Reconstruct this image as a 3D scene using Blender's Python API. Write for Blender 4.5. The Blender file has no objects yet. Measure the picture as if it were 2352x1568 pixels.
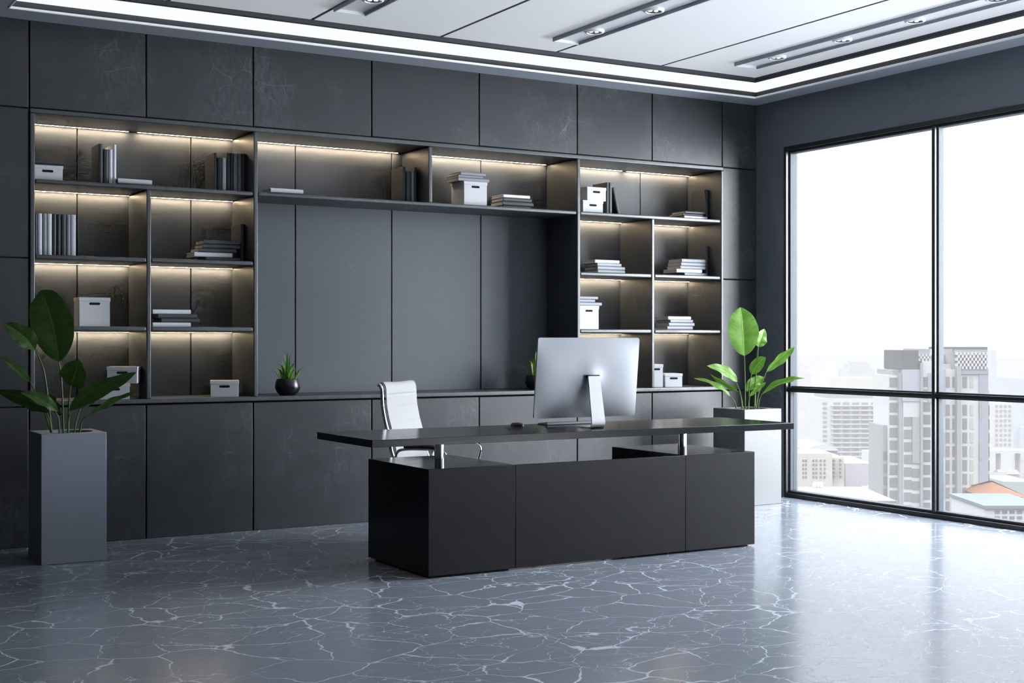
import bpy, bmesh, math, random
from mathutils import Vector, Matrix, Euler
random.seed(7)
C = bpy.context.scene.collection
PI = math.pi

# ------------------------------------------------------------------ materials
def new_mat(name):
    m = bpy.data.materials.new(name); m.use_nodes = True
    nt = m.node_tree
    return m, nt, nt.nodes['Principled BSDF'], nt.nodes, nt.links

def simple(name, col, rough=0.5, metal=0.0, spec=0.5, noise=0.0, nscale=30.0, bump=0.0, bscale=200.0):
    m, nt, b, N, L = new_mat(name)
    b.inputs['Base Color'].default_value = (*col, 1)
    b.inputs['Roughness'].default_value = rough
    b.inputs['Metallic'].default_value = metal
    b.inputs['Specular IOR Level'].default_value = spec
    tc = N.new('ShaderNodeTexCoord')
    nz = N.new('ShaderNodeTexNoise'); nz.inputs['Scale'].default_value = nscale; nz.inputs['Detail'].default_value = 4
    L.new(tc.outputs['Object'], nz.inputs['Vector'])
    if noise > 0:
        mx = N.new('ShaderNodeMix'); mx.data_type = 'RGBA'
        mx.inputs['A'].default_value = (*[c*(1-noise) for c in col], 1)
        mx.inputs['B'].default_value = (*[min(1, c*(1+noise)) for c in col], 1)
        L.new(nz.outputs['Fac'], mx.inputs['Factor']); L.new(mx.outputs['Result'], b.inputs['Base Color'])
    if bump > 0:
        n2 = N.new('ShaderNodeTexNoise'); n2.inputs['Scale'].default_value = bscale; n2.inputs['Detail'].default_value = 3
        L.new(tc.outputs['Object'], n2.inputs['Vector'])
        bp = N.new('ShaderNodeBump'); bp.inputs['Strength'].default_value = bump; bp.inputs['Distance'].default_value = 0.002
        L.new(n2.outputs['Fac'], bp.inputs['Height']); L.new(bp.outputs['Normal'], b.inputs['Normal'])
    return m

def ramp(N, pts):
    r = N.new('ShaderNodeValToRGB')
    els = r.color_ramp.elements
    while len(els) < len(pts): els.new(0.5)
    for e, (p, c) in zip(els, pts):
        e.position = p; e.color = (c, c, c, 1) if not isinstance(c, tuple) else (*c, 1)
    return r

def mth(N, L, op, a, b=None):
    n = N.new('ShaderNodeMath'); n.operation = op
    for i, v in enumerate((a, b)):
        if v is None: continue
        if isinstance(v, (int, float)): n.inputs[i].default_value = v
        else: L.new(v, n.inputs[i])
    return n.outputs[0]

def crack_lines(N, L, vec, scale, width, distort=0.12, nscale=2.5):
    """0..1 mask of thin wandering crack lines (voronoi cell borders, bent by noise)"""
    nz = N.new('ShaderNodeTexNoise'); nz.inputs['Scale'].default_value = nscale; nz.inputs['Detail'].default_value = 5
    L.new(vec, nz.inputs['Vector'])
    sub = N.new('ShaderNodeVectorMath'); sub.operation = 'SUBTRACT'; sub.inputs[1].default_value = (.5, .5, .5)
    L.new(nz.outputs['Color'], sub.inputs[0])
    sc = N.new('ShaderNodeVectorMath'); sc.operation = 'SCALE'; sc.inputs['Scale'].default_value = distort
    L.new(sub.outputs[0], sc.inputs[0])
    add = N.new('ShaderNodeVectorMath'); add.operation = 'ADD'
    L.new(vec, add.inputs[0]); L.new(sc.outputs[0], add.inputs[1])
    vo = N.new('ShaderNodeTexVoronoi'); vo.feature = 'DISTANCE_TO_EDGE'; vo.inputs['Scale'].default_value = scale
    L.new(add.outputs[0], vo.inputs['Vector'])
    # width varies from place to place, some stretches vanish
    n2 = N.new('ShaderNodeTexNoise'); n2.inputs['Scale'].default_value = nscale*1.6; n2.inputs['Detail'].default_value = 3
    L.new(vec, n2.inputs['Vector'])
    mr = N.new('ShaderNodeMapRange'); mr.inputs['From Min'].default_value = 0.36; mr.inputs['From Max'].default_value = 0.68
    mr.inputs['To Min'].default_value = 0.12*width; mr.inputs['To Max'].default_value = width
    L.new(n2.outputs['Fac'], mr.inputs['Value'])
    q = mth(N, L, 'DIVIDE', vo.outputs['Distance'], mr.outputs['Result'])
    m1 = N.new('ShaderNodeMapRange'); m1.inputs['From Min'].default_value = 1.0; m1.inputs['From Max'].default_value = 0.55
    L.new(q, m1.inputs['Value'])
    return m1.outputs['Result'], add.outputs[0]

def slate(name, base=(0.050, 0.055, 0.063), light=(0.21, 0.23, 0.25), rough=0.42, crack=0.5, bump=0.12, seedv=0.0, blotch=0.35, spec=0.45, fine=260, fineb=0.25):
    """dark slate-like sheet: mottled base, thin pale scratches and cracks, uneven sheen"""
    m, nt, b, N, L = new_mat(name)
    tc = N.new('ShaderNodeTexCoord')
    mp = N.new('ShaderNodeMapping'); mp.inputs['Location'].default_value = (seedv, seedv*1.7, seedv*.6)
    L.new(tc.outputs['Object'], mp.inputs['Vector'])
    v = mp.outputs['Vector']
    cr, _ = crack_lines(N, L, v, 5.2, 0.016, 0.16, 3.0)
    cr2, _ = crack_lines(N, L, v, 13.0, 0.018, 0.12, 6.0)
    big = N.new('ShaderNodeTexNoise'); big.inputs['Scale'].default_value = 1.7; big.inputs['Detail'].default_value = 6; big.inputs['Roughness'].default_value = .62
    L.new(v, big.inputs['Vector'])
    msk = ramp(N, [(0.47, 0.0), (0.66, 1.0)]); L.new(big.outputs['Fac'], msk.inputs['Fac'])
    grain = N.new('ShaderNodeTexNoise'); grain.inputs['Scale'].default_value = 22; grain.inputs['Detail'].default_value = 5; grain.inputs['Roughness'].default_value = .7
    mp2 = N.new('ShaderNodeMapping'); mp2.inputs['Scale'].default_value = (2.2, 2.2, .8); L.new(v, mp2.inputs['Vector']); L.new(mp2.outputs['Vector'], grain.inputs['Vector'])
    s1 = mth(N, L, 'MULTIPLY', cr, 0.9)
    s2 = mth(N, L, 'MULTIPLY', cr2, 0.5)
    mm = mth(N, L, 'MAXIMUM', s1, s2)
    mm = mth(N, L, 'MULTIPLY', mm, msk.outputs['Color'])
    mm = mth(N, L, 'MULTIPLY', mm, crack)
    gr = ramp(N, [(0.35, 0.0), (0.75, 1.0)]); L.new(grain.outputs['Fac'], gr.inputs['Fac'])
    gg = mth(N, L, 'MULTIPLY', gr.outputs['Color'], msk.outputs['Color'])
    gg = mth(N, L, 'MULTIPLY', gg, blotch*.5)
    fac = mth(N, L, 'ADD', mm, gg)
    fac = mth(N, L, 'MINIMUM', fac, 1.0)
    mx = N.new('ShaderNodeMix'); mx.data_type = 'RGBA'
    mx.inputs['A'].default_value = (*base, 1); mx.inputs['B'].default_value = (*light, 1)
    L.new(fac, mx.inputs['Factor']); L.new(mx.outputs['Result'], b.inputs['Base Color'])
    rr = N.new('ShaderNodeMapRange'); rr.inputs['To Min'].default_value = rough-.10; rr.inputs['To Max'].default_value = rough+.14
    L.new(grain.outputs['Fac'], rr.inputs['Value']); L.new(rr.outputs['Result'], b.inputs['Roughness'])
    b.inputs['Specular IOR Level'].default_value = spec
    fn = N.new('ShaderNodeTexNoise'); fn.inputs['Scale'].default_value = fine; fn.inputs['Detail'].default_value = 3
    L.new(v, fn.inputs['Vector'])
    hh = mth(N, L, 'ADD', mth(N, L, 'MULTIPLY', fn.outputs['Fac'], fineb), mth(N, L, 'MULTIPLY', mm, 1.0))
    hh = mth(N, L, 'ADD', hh, mth(N, L, 'MULTIPLY', grain.outputs['Fac'], .5))
    bp = N.new('ShaderNodeBump'); bp.inputs['Strength'].default_value = bump; bp.inputs['Distance'].default_value = 0.004
    L.new(hh, bp.inputs['Height']); L.new(bp.outputs['Normal'], b.inputs['Normal'])
    return m

def floor_mat():
    m, nt, b, N, L = new_mat('floor_cracked_resin')
    tc = N.new('ShaderNodeTexCoord'); v = tc.outputs['Object']
    rot = N.new('ShaderNodeMapping'); rot.inputs['Rotation'].default_value = (0, 0, .5); rot.inputs['Scale'].default_value = (0.80, 1.0, 1.0)
    L.new(v, rot.inputs['Vector']); v = rot.outputs['Vector']
    c1, dv = crack_lines(N, L, v, 3.7, 0.0225, 0.34, 2.1)
    c2, _ = crack_lines(N, L, v, 7.2, 0.015, 0.24, 3.7)
    big = N.new('ShaderNodeTexNoise'); big.inputs['Scale'].default_value = 0.9; big.inputs['Detail'].default_value = 4
    L.new(v, big.inputs['Vector'])
    k2 = ramp(N, [(0.40, 0.0), (0.52, 1.0)]); L.new(big.outputs['Fac'], k2.inputs['Fac'])
    c2m = mth(N, L, 'MULTIPLY', mth(N, L, 'MULTIPLY', c2, k2.outputs['Color']), .75)
    cr = mth(N, L, 'MAXIMUM', c1, c2m)
    # chalky scuffs
    sn = N.new('ShaderNodeTexNoise'); sn.inputs['Scale'].default_value = 9; sn.inputs['Detail'].default_value = 5; sn.inputs['Roughness'].default_value = .75
    L.new(v, sn.inputs['Vector'])
    ss = ramp(N, [(0.60, 0.0), (0.78, 1.0)]); L.new(sn.outputs['Fac'], ss.inputs['Fac'])
    fac = mth(N, L, 'MINIMUM', mth(N, L, 'ADD', mth(N, L, 'MULTIPLY', cr, .85), mth(N, L, 'MULTIPLY', ss.outputs['Color'], .10)), 1.0)
    mx = N.new('ShaderNodeMix'); mx.data_type = 'RGBA'
    mx.inputs['A'].default_value = FLOOR_A; mx.inputs['B'].default_value = FLOOR_B
    L.new(fac, mx.inputs['Factor']); L.new(mx.outputs['Result'], b.inputs['Base Color'])
    r1 = N.new('ShaderNodeMapRange'); r1.inputs['To Min'].default_value = 0.15; r1.inputs['To Max'].default_value = .8
    L.new(cr, r1.inputs['Value'])
    r2 = mth(N, L, 'ADD', r1.outputs['Result'], mth(N, L, 'MULTIPLY', sn.outputs['Fac'], .07))
    L.new(r2, b.inputs['Roughness'])
    sp = N.new('ShaderNodeMapRange'); sp.inputs['To Min'].default_value = 0.31; sp.inputs['To Max'].default_value = .05
    L.new(cr, sp.inputs['Value']); L.new(sp.outputs['Result'], b.inputs['Specular IOR Level'])
    fn = N.new('ShaderNodeTexNoise'); fn.inputs['Scale'].default_value = 70; fn.inputs['Detail'].default_value = 3; L.new(v, fn.inputs['Vector'])
    hh = mth(N, L, 'ADD', mth(N, L, 'MULTIPLY', fn.outputs['Fac'], .05), mth(N, L, 'MULTIPLY', cr, -.5))
    bp = N.new('ShaderNodeBump'); bp.inputs['Strength'].default_value = .22; bp.inputs['Distance'].default_value = .004
    L.new(hh, bp.inputs['Height']); L.new(bp.outputs['Normal'], b.inputs['Normal'])
    return m

def emit(name, col, s):
    m = bpy.data.materials.new(name); m.use_nodes = True
    N = m.node_tree.nodes; N.clear()
    e = N.new('ShaderNodeEmission'); o = N.new('ShaderNodeOutputMaterial')
    e.inputs['Color'].default_value = (*col, 1); e.inputs['Strength'].default_value = s
    m.node_tree.links.new(e.outputs[0], o.inputs[0])
    return m

def glass_mat():
    m = bpy.data.materials.new('window_glass'); m.use_nodes = True
    N = m.node_tree.nodes; L = m.node_tree.links; N.clear()
    t = N.new('ShaderNodeBsdfTransparent'); t.inputs['Color'].default_value = (.985, .99, 1, 1)
    g = N.new('ShaderNodeBsdfGlossy'); g.inputs['Roughness'].default_value = .02
    x = N.new('ShaderNodeMixShader'); x.inputs[0].default_value = .04
    o = N.new('ShaderNodeOutputMaterial')
    L.new(t.outputs[0], x.inputs[1]); L.new(g.outputs[0], x.inputs[2]); L.new(x.outputs[0], o.inputs[0])
    return m

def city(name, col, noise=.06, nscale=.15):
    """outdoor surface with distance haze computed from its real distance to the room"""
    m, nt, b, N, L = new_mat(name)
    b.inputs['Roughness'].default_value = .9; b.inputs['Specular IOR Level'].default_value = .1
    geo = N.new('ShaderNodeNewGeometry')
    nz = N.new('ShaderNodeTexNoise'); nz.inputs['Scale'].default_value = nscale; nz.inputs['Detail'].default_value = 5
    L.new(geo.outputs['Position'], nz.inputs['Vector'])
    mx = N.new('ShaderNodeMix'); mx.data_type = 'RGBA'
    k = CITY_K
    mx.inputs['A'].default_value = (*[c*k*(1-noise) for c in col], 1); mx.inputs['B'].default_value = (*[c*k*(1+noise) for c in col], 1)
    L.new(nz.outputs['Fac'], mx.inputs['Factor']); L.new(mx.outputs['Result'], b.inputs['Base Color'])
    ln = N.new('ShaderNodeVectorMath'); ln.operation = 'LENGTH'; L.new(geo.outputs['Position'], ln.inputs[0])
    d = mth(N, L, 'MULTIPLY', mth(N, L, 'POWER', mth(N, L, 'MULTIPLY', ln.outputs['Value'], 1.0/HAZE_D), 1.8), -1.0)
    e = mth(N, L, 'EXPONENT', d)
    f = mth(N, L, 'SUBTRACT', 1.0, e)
    em = N.new('ShaderNodeEmission'); em.inputs['Color'].default_value = (.955, .955, .975, 1); em.inputs['Strength'].default_value = HAZE_E  # haze painted as a pale glow mixed over the surface colour
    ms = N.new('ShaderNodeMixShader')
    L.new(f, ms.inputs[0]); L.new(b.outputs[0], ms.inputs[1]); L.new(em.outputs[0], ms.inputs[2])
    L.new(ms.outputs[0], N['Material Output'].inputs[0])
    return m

def wood_mat(name, base, rough=.3, spec=.5):
    m, nt, b, N, L = new_mat(name)
    tc = N.new('ShaderNodeTexCoord'); mp = N.new('ShaderNodeMapping'); mp.inputs['Scale'].default_value = (1.0, 14, 14)
    L.new(tc.outputs['Object'], mp.inputs['Vector'])
    nz = N.new('ShaderNodeTexNoise'); nz.inputs['Scale'].default_value = 4; nz.inputs['Detail'].default_value = 7; nz.inputs['Roughness'].default_value = .65
    L.new(mp.outputs['Vector'], nz.inputs['Vector'])
    mx = N.new('ShaderNodeMix'); mx.data_type = 'RGBA'
    mx.inputs['A'].default_value = (*[c*.8 for c in base], 1); mx.inputs['B'].default_value = (*[c*1.25 for c in base], 1)
    L.new(nz.outputs['Fac'], mx.inputs['Factor']); L.new(mx.outputs['Result'], b.inputs['Base Color'])
    rr = N.new('ShaderNodeMapRange'); rr.inputs['To Min'].default_value = rough-.1; rr.inputs['To Max'].default_value = rough+.12
    L.new(nz.outputs['Fac'], rr.inputs['Value']); L.new(rr.outputs['Result'], b.inputs['Roughness'])
    b.inputs['Specular IOR Level'].default_value = spec
    bp = N.new('ShaderNodeBump'); bp.inputs['Strength'].default_value = .10; bp.inputs['Distance'].default_value = .002
    L.new(nz.outputs['Fac'], bp.inputs['Height']); L.new(bp.outputs['Normal'], b.inputs['Normal'])
    return m

def leaf_mat(name, lo, hi, rough=.42, trans=.25):
    """leaf: pale midrib and slanting side veins laid out on the leaf's own UVs"""
    m, nt, b, N, L = new_mat(name)
    uv = N.new('ShaderNodeUVMap'); uv.uv_map = 'UVMap'
    sx = N.new('ShaderNodeSeparateXYZ'); L.new(uv.outputs['UV'], sx.inputs[0])
    au = mth(N, L, 'ABSOLUTE', mth(N, L, 'SUBTRACT', sx.outputs['X'], .5))
    vv = mth(N, L, 'SUBTRACT', sx.outputs['Y'], mth(N, L, 'MULTIPLY', au, .35))
    cb = N.new('ShaderNodeCombineXYZ'); L.new(vv, cb.inputs['X']); L.new(mth(N, L, 'MULTIPLY', au, .12), cb.inputs['Y'])
    nz = N.new('ShaderNodeTexNoise'); nz.inputs['Scale'].default_value = 30; nz.inputs['Detail'].default_value = 3
    L.new(cb.outputs[0], nz.inputs['Vector'])
    big = N.new('ShaderNodeTexNoise'); big.inputs['Scale'].default_value = 3; L.new(uv.outputs['UV'], big.inputs['Vector'])
    f = mth(N, L, 'ADD', mth(N, L, 'MULTIPLY', nz.outputs['Fac'], .7), mth(N, L, 'MULTIPLY', big.outputs['Fac'], .45))
    r = ramp(N, [(0.35, lo), (0.85, hi)]); L.new(f, r.inputs['Fac'])
    rib = N.new('ShaderNodeMapRange'); rib.inputs['From Min'].default_value = .022; rib.inputs['From Max'].default_value = .008
    L.new(au, rib.inputs['Value'])
    mx = N.new('ShaderNodeMix'); mx.data_type = 'RGBA'; mx.inputs['B'].default_value = (hi[0]*1.7, hi[1]*1.35, hi[2]*1.6, 1)
    L.new(rib.outputs['Result'], mx.inputs['Factor']); L.new(r.outputs['Color'], mx.inputs['A'])
    L.new(mx.outputs['Result'], b.inputs['Base Color'])
    b.inputs['Roughness'].default_value = rough; b.inputs['Specular IOR Level'].default_value = .45
    bp = N.new('ShaderNodeBump'); bp.inputs['Strength'].default_value = .35; bp.inputs['Distance'].default_value = .003
    L.new(nz.outputs['Fac'], bp.inputs['Height']); L.new(bp.outputs['Normal'], b.inputs['Normal'])
    tr = N.new('ShaderNodeBsdfTranslucent'); L.new(mx.outputs['Result'], tr.inputs['Color'])
    ms = N.new('ShaderNodeMixShader'); ms.inputs[0].default_value = trans
    L.new(b.outputs[0], ms.inputs[1]); L.new(tr.outputs[0], ms.inputs[2]); L.new(ms.outputs[0], N['Material Output'].inputs[0])
    return m

FLOOR_A = (0.200, 0.225, 0.268, 1); FLOOR_B = (0.45, 0.49, 0.54, 1)
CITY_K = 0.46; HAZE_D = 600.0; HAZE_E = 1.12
WORLD_L = 1.65
SKY_TOP = 7.5

M = {}
M['slate'] = slate('slate_panel', crack=.34, blotch=.55, base=(.026, .030, .037), rough=.43, spec=.66, light=(.19, .215, .245))
M['slate_back'] = slate('slate_recess_back', base=(.074, .085, .102), light=(.16, .175, .20), rough=.5, crack=.12, bump=.20, fine=240, fineb=1.0, blotch=.08, seedv=3.1)
M['slate_shelf'] = slate('slate_shelf', base=(.050, .057, .067), light=(.19, .21, .235), rough=.36, crack=.35, bump=.36, seedv=7.7, blotch=.5, spec=.8)
M['gap'] = simple('dark_gap', (.006, .007, .008), .8)
M['floor'] = floor_mat()
M['plaster'] = simple('dark_grey_plaster', (.15, .168, .198), .6, bump=.06, bscale=160, noise=.05, nscale=3)
M['room_wall'] = simple('mid_grey_wall', (.045, .048, .052), .7, noise=.03, nscale=2)
M['ceil_white'] = simple('white_ceiling_paint', (.80, .82, .85), .55, bump=.03, bscale=120)
M['slab'] = simple('white_ceiling_panel_added_glow', (.70, .72, .75), .55)
b_ = M['slab'].node_tree.nodes['Principled BSDF']; b_.inputs['Emission Color'].default_value = (.96, .98, 1, 1); b_.inputs['Emission Strength'].default_value = .20  # added glow brightens the panels, which are no lamps themselves
M['trough'] = simple('trough_painted_shade', (.34, .365, .405), .45)  # grey paints in the shade on the side flanges of the white troughs
M['groove_shade'] = simple('ceiling_groove_shade', (.36, .40, .45), .6)  # panel sides and backing greyed to paint the shade inside the grooves
M['soffit'] = simple('pale_soffit_paint', (.35, .385, .44), .5)
M['cove_dark'] = simple('dark_cove_trim', (.055, .06, .068), .6)
M['cove_light'] = emit('cove_light_panel', (.96, .98, 1), 1.02)
M['led'] = emit('warm_led', (1.0, .77, .50), 135)
M['win_metal'] = simple('black_window_metal', (.022, .025, .028), .32, spec=.6)
M['win_bead'] = simple('grey_window_bead', (.07, .08, .092), .55, spec=.2)
M['win_out'] = simple('outer_window_reveal', (.14, .16, .18), .7, spec=.2)
M['glass'] = glass_mat()
M['desk'] = wood_mat('charcoal_desk_wood', (.011, .013, .017), .17, .26)
M['desk_front'] = wood_mat('charcoal_desk_front', (.0095, .0108, .0135), .42, .25)
M['alu_stand'] = simple('satin_aluminium_stand', (.40, .415, .44), .38, .5)
M['chrome'] = simple('polished_chrome', (.72, .74, .77), .12, 1.0)
M['alu'] = simple('brushed_aluminium', (.225, .240, .265), .40, .85, bump=.02, bscale=500)
M['screen'] = simple('black_screen_glass', (.01, .01, .012), .08)
M['black'] = simple('black_plastic', (.015, .016, .018), .45)
M['white_lea'] = simple('white_leather', (.35, .356, .37), .45, bump=.05, bscale=350)
M['planter'] = simple('white_planter_lacquer', (.165, .172, .181), .38, bump=.02, bscale=300)
M['planter_grey'] = simple('grey_planter_lacquer', (.205, .228, .272), .38, bump=.02, bscale=300)
M['soil'] = simple('dark_soil', (.03, .025, .02), .95, bump=.6, bscale=90)
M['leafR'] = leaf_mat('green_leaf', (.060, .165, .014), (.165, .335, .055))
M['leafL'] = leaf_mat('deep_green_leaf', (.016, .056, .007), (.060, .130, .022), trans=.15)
M['stem'] = simple('green_stem', (.065, .12, .025), .5)
M['succ'] = leaf_mat('succulent_leaf', (.045, .15, .018), (.20, .42, .07), .35, .1)
M['pot'] = simple('black_glazed_pot', (.008, .009, .010), .30, spec=.6)
M['box'] = simple('pale_grey_card', (.49, .505, .535), .7, noise=.02, nscale=60)
M['hole'] = simple('black_hole', (.002, .002, .002), .9)
M['bk_l'] = simple('pale_grey_cover', (.52, .555, .61), .5)
M['bk_w'] = simple('white_cover', (.62, .635, .66), .45)
M['bk_m'] = simple('mid_grey_cover', (.23, .25, .28), .5)
M['bk_d'] = simple('dark_grey_cover', (.050, .056, .065), .5)
M['bk_k'] = simple('charcoal_cover', (.026, .029, .034), .5)
M['pages'] = simple('grey_paper', (.40, .39, .38), .8, noise=.15, nscale=120)

# ------------------------------------------------------------------ mesh helpers
def bx(bm, x0, x1, y0, y1, z0, z1, mi=0):
    vs = [bm.verts.new(p) for p in ((x0,y0,z0),(x1,y0,z0),(x1,y1,z0),(x0,y1,z0),(x0,y0,z1),(x1,y0,z1),(x1,y1,z1),(x0,y1,z1))]
    for f in ((0,3,2,1),(4,5,6,7),(0,1,5,4),(1,2,6,5),(2,3,7,6),(3,0,4,7)):
        fc = bm.faces.new([vs[i] for i in f]); fc.material_index = mi
    return vs

def prism(bm, poly, a0, a1, axis='z', mi=0):
    """extrude a closed 2-D polygon; axis z: (x,y), axis x: (y,z), axis y: (x,z)"""
    def P(p, a):
        return {'z': (p[0], p[1], a), 'x': (a, p[0], p[1]), 'y': (p[0], a, p[1])}[axis]
    A = [bm.verts.new(P(p, a0)) for p in poly]; B = [bm.verts.new(P(p, a1)) for p in poly]
    n = len(poly)
    fs = [bm.faces.new(A[::-1]), bm.faces.new(B)]
    for i in range(n): fs.append(bm.faces.new((A[i], A[(i+1) % n], B[(i+1) % n], B[i])))
    for fc in fs: fc.material_index = mi
    bmesh.ops.recalc_face_normals(bm, faces=fs)

def tube(bm, pts, rad, seg=10, cap=True, mi=0):
    pts = [Vector(p) for p in pts]
    rads = rad if isinstance(rad, (list, tuple)) else [rad]*len(pts)
    rings = []
    up = None
    for i, p in enumerate(pts):
        t = (pts[min(i+1, len(pts)-1)] - pts[max(i-1, 0)]).normalized()
        if up is None:
            up = Vector((0, 0, 1)) if abs(t.z) < .9 else Vector((1, 0, 0))
        s = t.cross(up).normalized(); up = s.cross(t).normalized()
        rings.append([bm.verts.new(p + (s*math.cos(2*PI*k/seg) + up*math.sin(2*PI*k/seg))*rads[i]) for k in range(seg)])
    for a, b in zip(rings, rings[1:]):
        for k in range(seg):
            f = bm.faces.new((a[k], a[(k+1) % seg], b[(k+1) % seg], b[k])); f.smooth = True; f.material_index = mi
    if cap:
        bm.faces.new(rings[0][::-1]).material_index = mi; bm.faces.new(rings[-1]).material_index = mi

def smooth_path(pts, n=8):
    """Catmull-Rom through the points"""
    P = [Vector(p) for p in pts]
    if len(P) == 2: return [P[0].lerp(P[1], i/n) for i in range(n+1)]
    E = [P[0]*2-P[1]] + P + [P[-1]*2-P[-2]]
    out = []
    for i in range(1, len(E)-2):
        a, b, c, d = E[i-1:i+3]
        for k in range(n):
            t = k/n
            out.append(.5*((2*b) + (c-a)*t + (2*a-5*b+4*c-d)*t*t + (3*b-a-3*c+d)*t**3))
    out.append(P[-1]); return out

def lathe(bm, prof, seg=32, mi=0, center=(0, 0)):
    rings = []
    for r, z in prof:
        if r < 1e-6: rings.append([bm.verts.new((center[0], center[1], z))])
        else: rings.append([bm.verts.new((center[0]+r*math.cos(2*PI*k/seg), center[1]+r*math.sin(2*PI*k/seg), z)) for k in range(seg)])
    for a, b in zip(rings, rings[1:]):
        for k in range(seg):
            k2 = (k+1) % seg
            if len(a) == 1 and len(b) == 1: continue
            if len(a) == 1: f = bm.faces.new((a[0], b[k2], b[k]))
            elif len(b) == 1: f = bm.faces.new((a[k], a[k2], b[0]))
            else: f = bm.faces.new((a[k], a[k2], b[k2], b[k]))
            f.smooth = True; f.material_index = mi
    bmesh.ops.recalc_face_normals(bm, faces=bm.faces[:])

def obj(name, bm, mats, parent=None, bevel=0.0, seg=2, loc=None, smooth=False):
    me = bpy.data.meshes.new(name); bm.to_mesh(me); bm.free()
    for m in (mats if isinstance(mats, (list, tuple)) else [mats]): me.materials.append(m)
    me.set_sharp_from_angle(angle=math.radians(42))
    o = bpy.data.objects.new(name, me); C.objects.link(o)
    if parent is not None: o.parent = parent
    if loc is not None: o.location = loc
    if bevel > 0:
        b = o.modifiers.new('Bevel', 'BEVEL'); b.width = bevel; b.segments = seg; b.limit_method = 'ANGLE'; b.angle_limit = math.radians(40)
        b.harden_normals = False
    if smooth:
        for p in me.polygons: p.use_smooth = True
    return o

def BM(): return bmesh.new()

def thing(name, label, cat, loc=(0, 0, 0), rotz=0, group=None):
    o = bpy.data.objects.new(name, None); C.objects.link(o)
    o.location = loc; o.rotation_euler = (0, 0, rotz); o.empty_display_size = .1
    o['label'] = label; o['category'] = cat
    if group: o['group'] = group
    return o

def tag(o, label, cat, group=None):
    o['label'] = label; o['category'] = cat
    if group: o['group'] = group
    return o

def struct(name, bm, mats, parent=None, bevel=0.0):
    o = obj(name, bm, mats, parent, bevel)
    if parent is None: o['kind'] = 'structure'
    return o

def dup(root, loc, rotz=None, label=None, group=None):
    r = root.copy(); C.objects.link(r); r.location = loc
    if rotz is not None: r.rotation_euler = (0, 0, rotz)
    if label: r['label'] = label
    if group: r['group'] = group
    for ch in list(root.children):
        c = ch.copy(); C.objects.link(c); c.parent = r
        for g in ch.children:
            d = g.copy(); C.objects.link(d); d.parent = c
    return r

# ------------------------------------------------------------------ the room shell
YW, XW, H = 8.485, 7.40, 3.20          # face of the back wall, face of the window wall, soffit height
XL, YR = -2.6, -4.3                    # unseen left and rear walls
JX = [-2.6, -1.95, -1.24, -.53, .21, .92, 1.638, 2.349, 3.058, 3.916, 4.772, 5.626, 6.331, 7.039, 7.40]
GAP = .0045

bm = BM(); bx(bm, XL, XW+.06, YR, YW+.5, -.12, 0); struct('floor', bm, M['floor'])

# back wall: dark backing with bevelled slate panels standing on it
bm = BM()
bx(bm, XL, XW+.3, YW+.46, YW+.55, 0, 3.45, 1)
bx(bm, XL, 1.643, YW+.016, YW+.46, 0, H+.2, 1)
bx(bm, 7.046, XW+.001, YW+.016, YW+.46, 0, H+.2, 1)
bx(bm, 1.643, 7.046, YW+.016, YW+.46, 2.669, H+.2, 1)
for i in range(len(JX)-1):
    a, b = JX[i]+GAP, JX[i+1]-GAP
    if i == len(JX)-2: b = XW
    if 1.6 < JX[i] < 7.0:
        bx(bm, a, b, YW, YW+.018, 2.669+GAP, H+.02)
    else:
        for z0, z1 in ((0.0, .852), (.852, 1.757), (1.757, 2.667), (2.667, H+.02)):
            bx(bm, a, b, YW, YW+.018, z0+GAP if z0 > 0 else 0, z1-GAP if z1 < 3 else z1)
struct('wall_back', bm, [M['slate'], M['gap']], bevel=.0025)

# base cabinets under the counter, one per bay
CAB = ['dark slate base cabinet front at the left end, half hidden by the tall grey planter',
       'dark slate base cabinet front second from the left, between the left planter and the desk',
       'dark slate base cabinet front third from the left, just left of the desk',
       'slate base cabinet front behind the white office chair',
       'slate base cabinet front with pale scratches behind the left side of the monitor',
       'slate base cabinet front behind the right pedestal of the desk',
       'slate base cabinet front at the right end, beside the white planter']
bays = [1.638, 2.349, 3.058, 3.916, 4.772, 5.626, 6.331, 7.039]
for k in range(7):
    a, b = bays[k]+GAP, bays[k+1]-GAP
    bm = BM(); bx(bm, a, b, YW+.017, YW+.42, 0, .848, 1)
    t = thing('base_cabinet', CAB[k], 'cabinet', ((a+b)/2, YW, 0), 0, 'base cabinets under the counter')
    bmesh.ops.translate(bm, verts=bm.verts[:], vec=(-(a+b)/2, -YW, 0))
    obj('carcass', bm, [M['slate'], M['gap']], t)
    bm = BM(); bx(bm, a-(a+b)/2, b-(a+b)/2, 0, .018, 0.0005, .846)
    o = obj('door', bm, M['slate'], t, .0025)
    if k == 0: pass

# counter running over the cabinets
bm = BM(); bx(bm, 1.632, 7.046, YW-.012, YW+.435, .856, .886)
tag(obj('countertop', bm, M['slate_shelf'], bevel=.006, seg=3), 'long dark stone countertop running over the base cabinets below the shelves', 'countertop')

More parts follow.
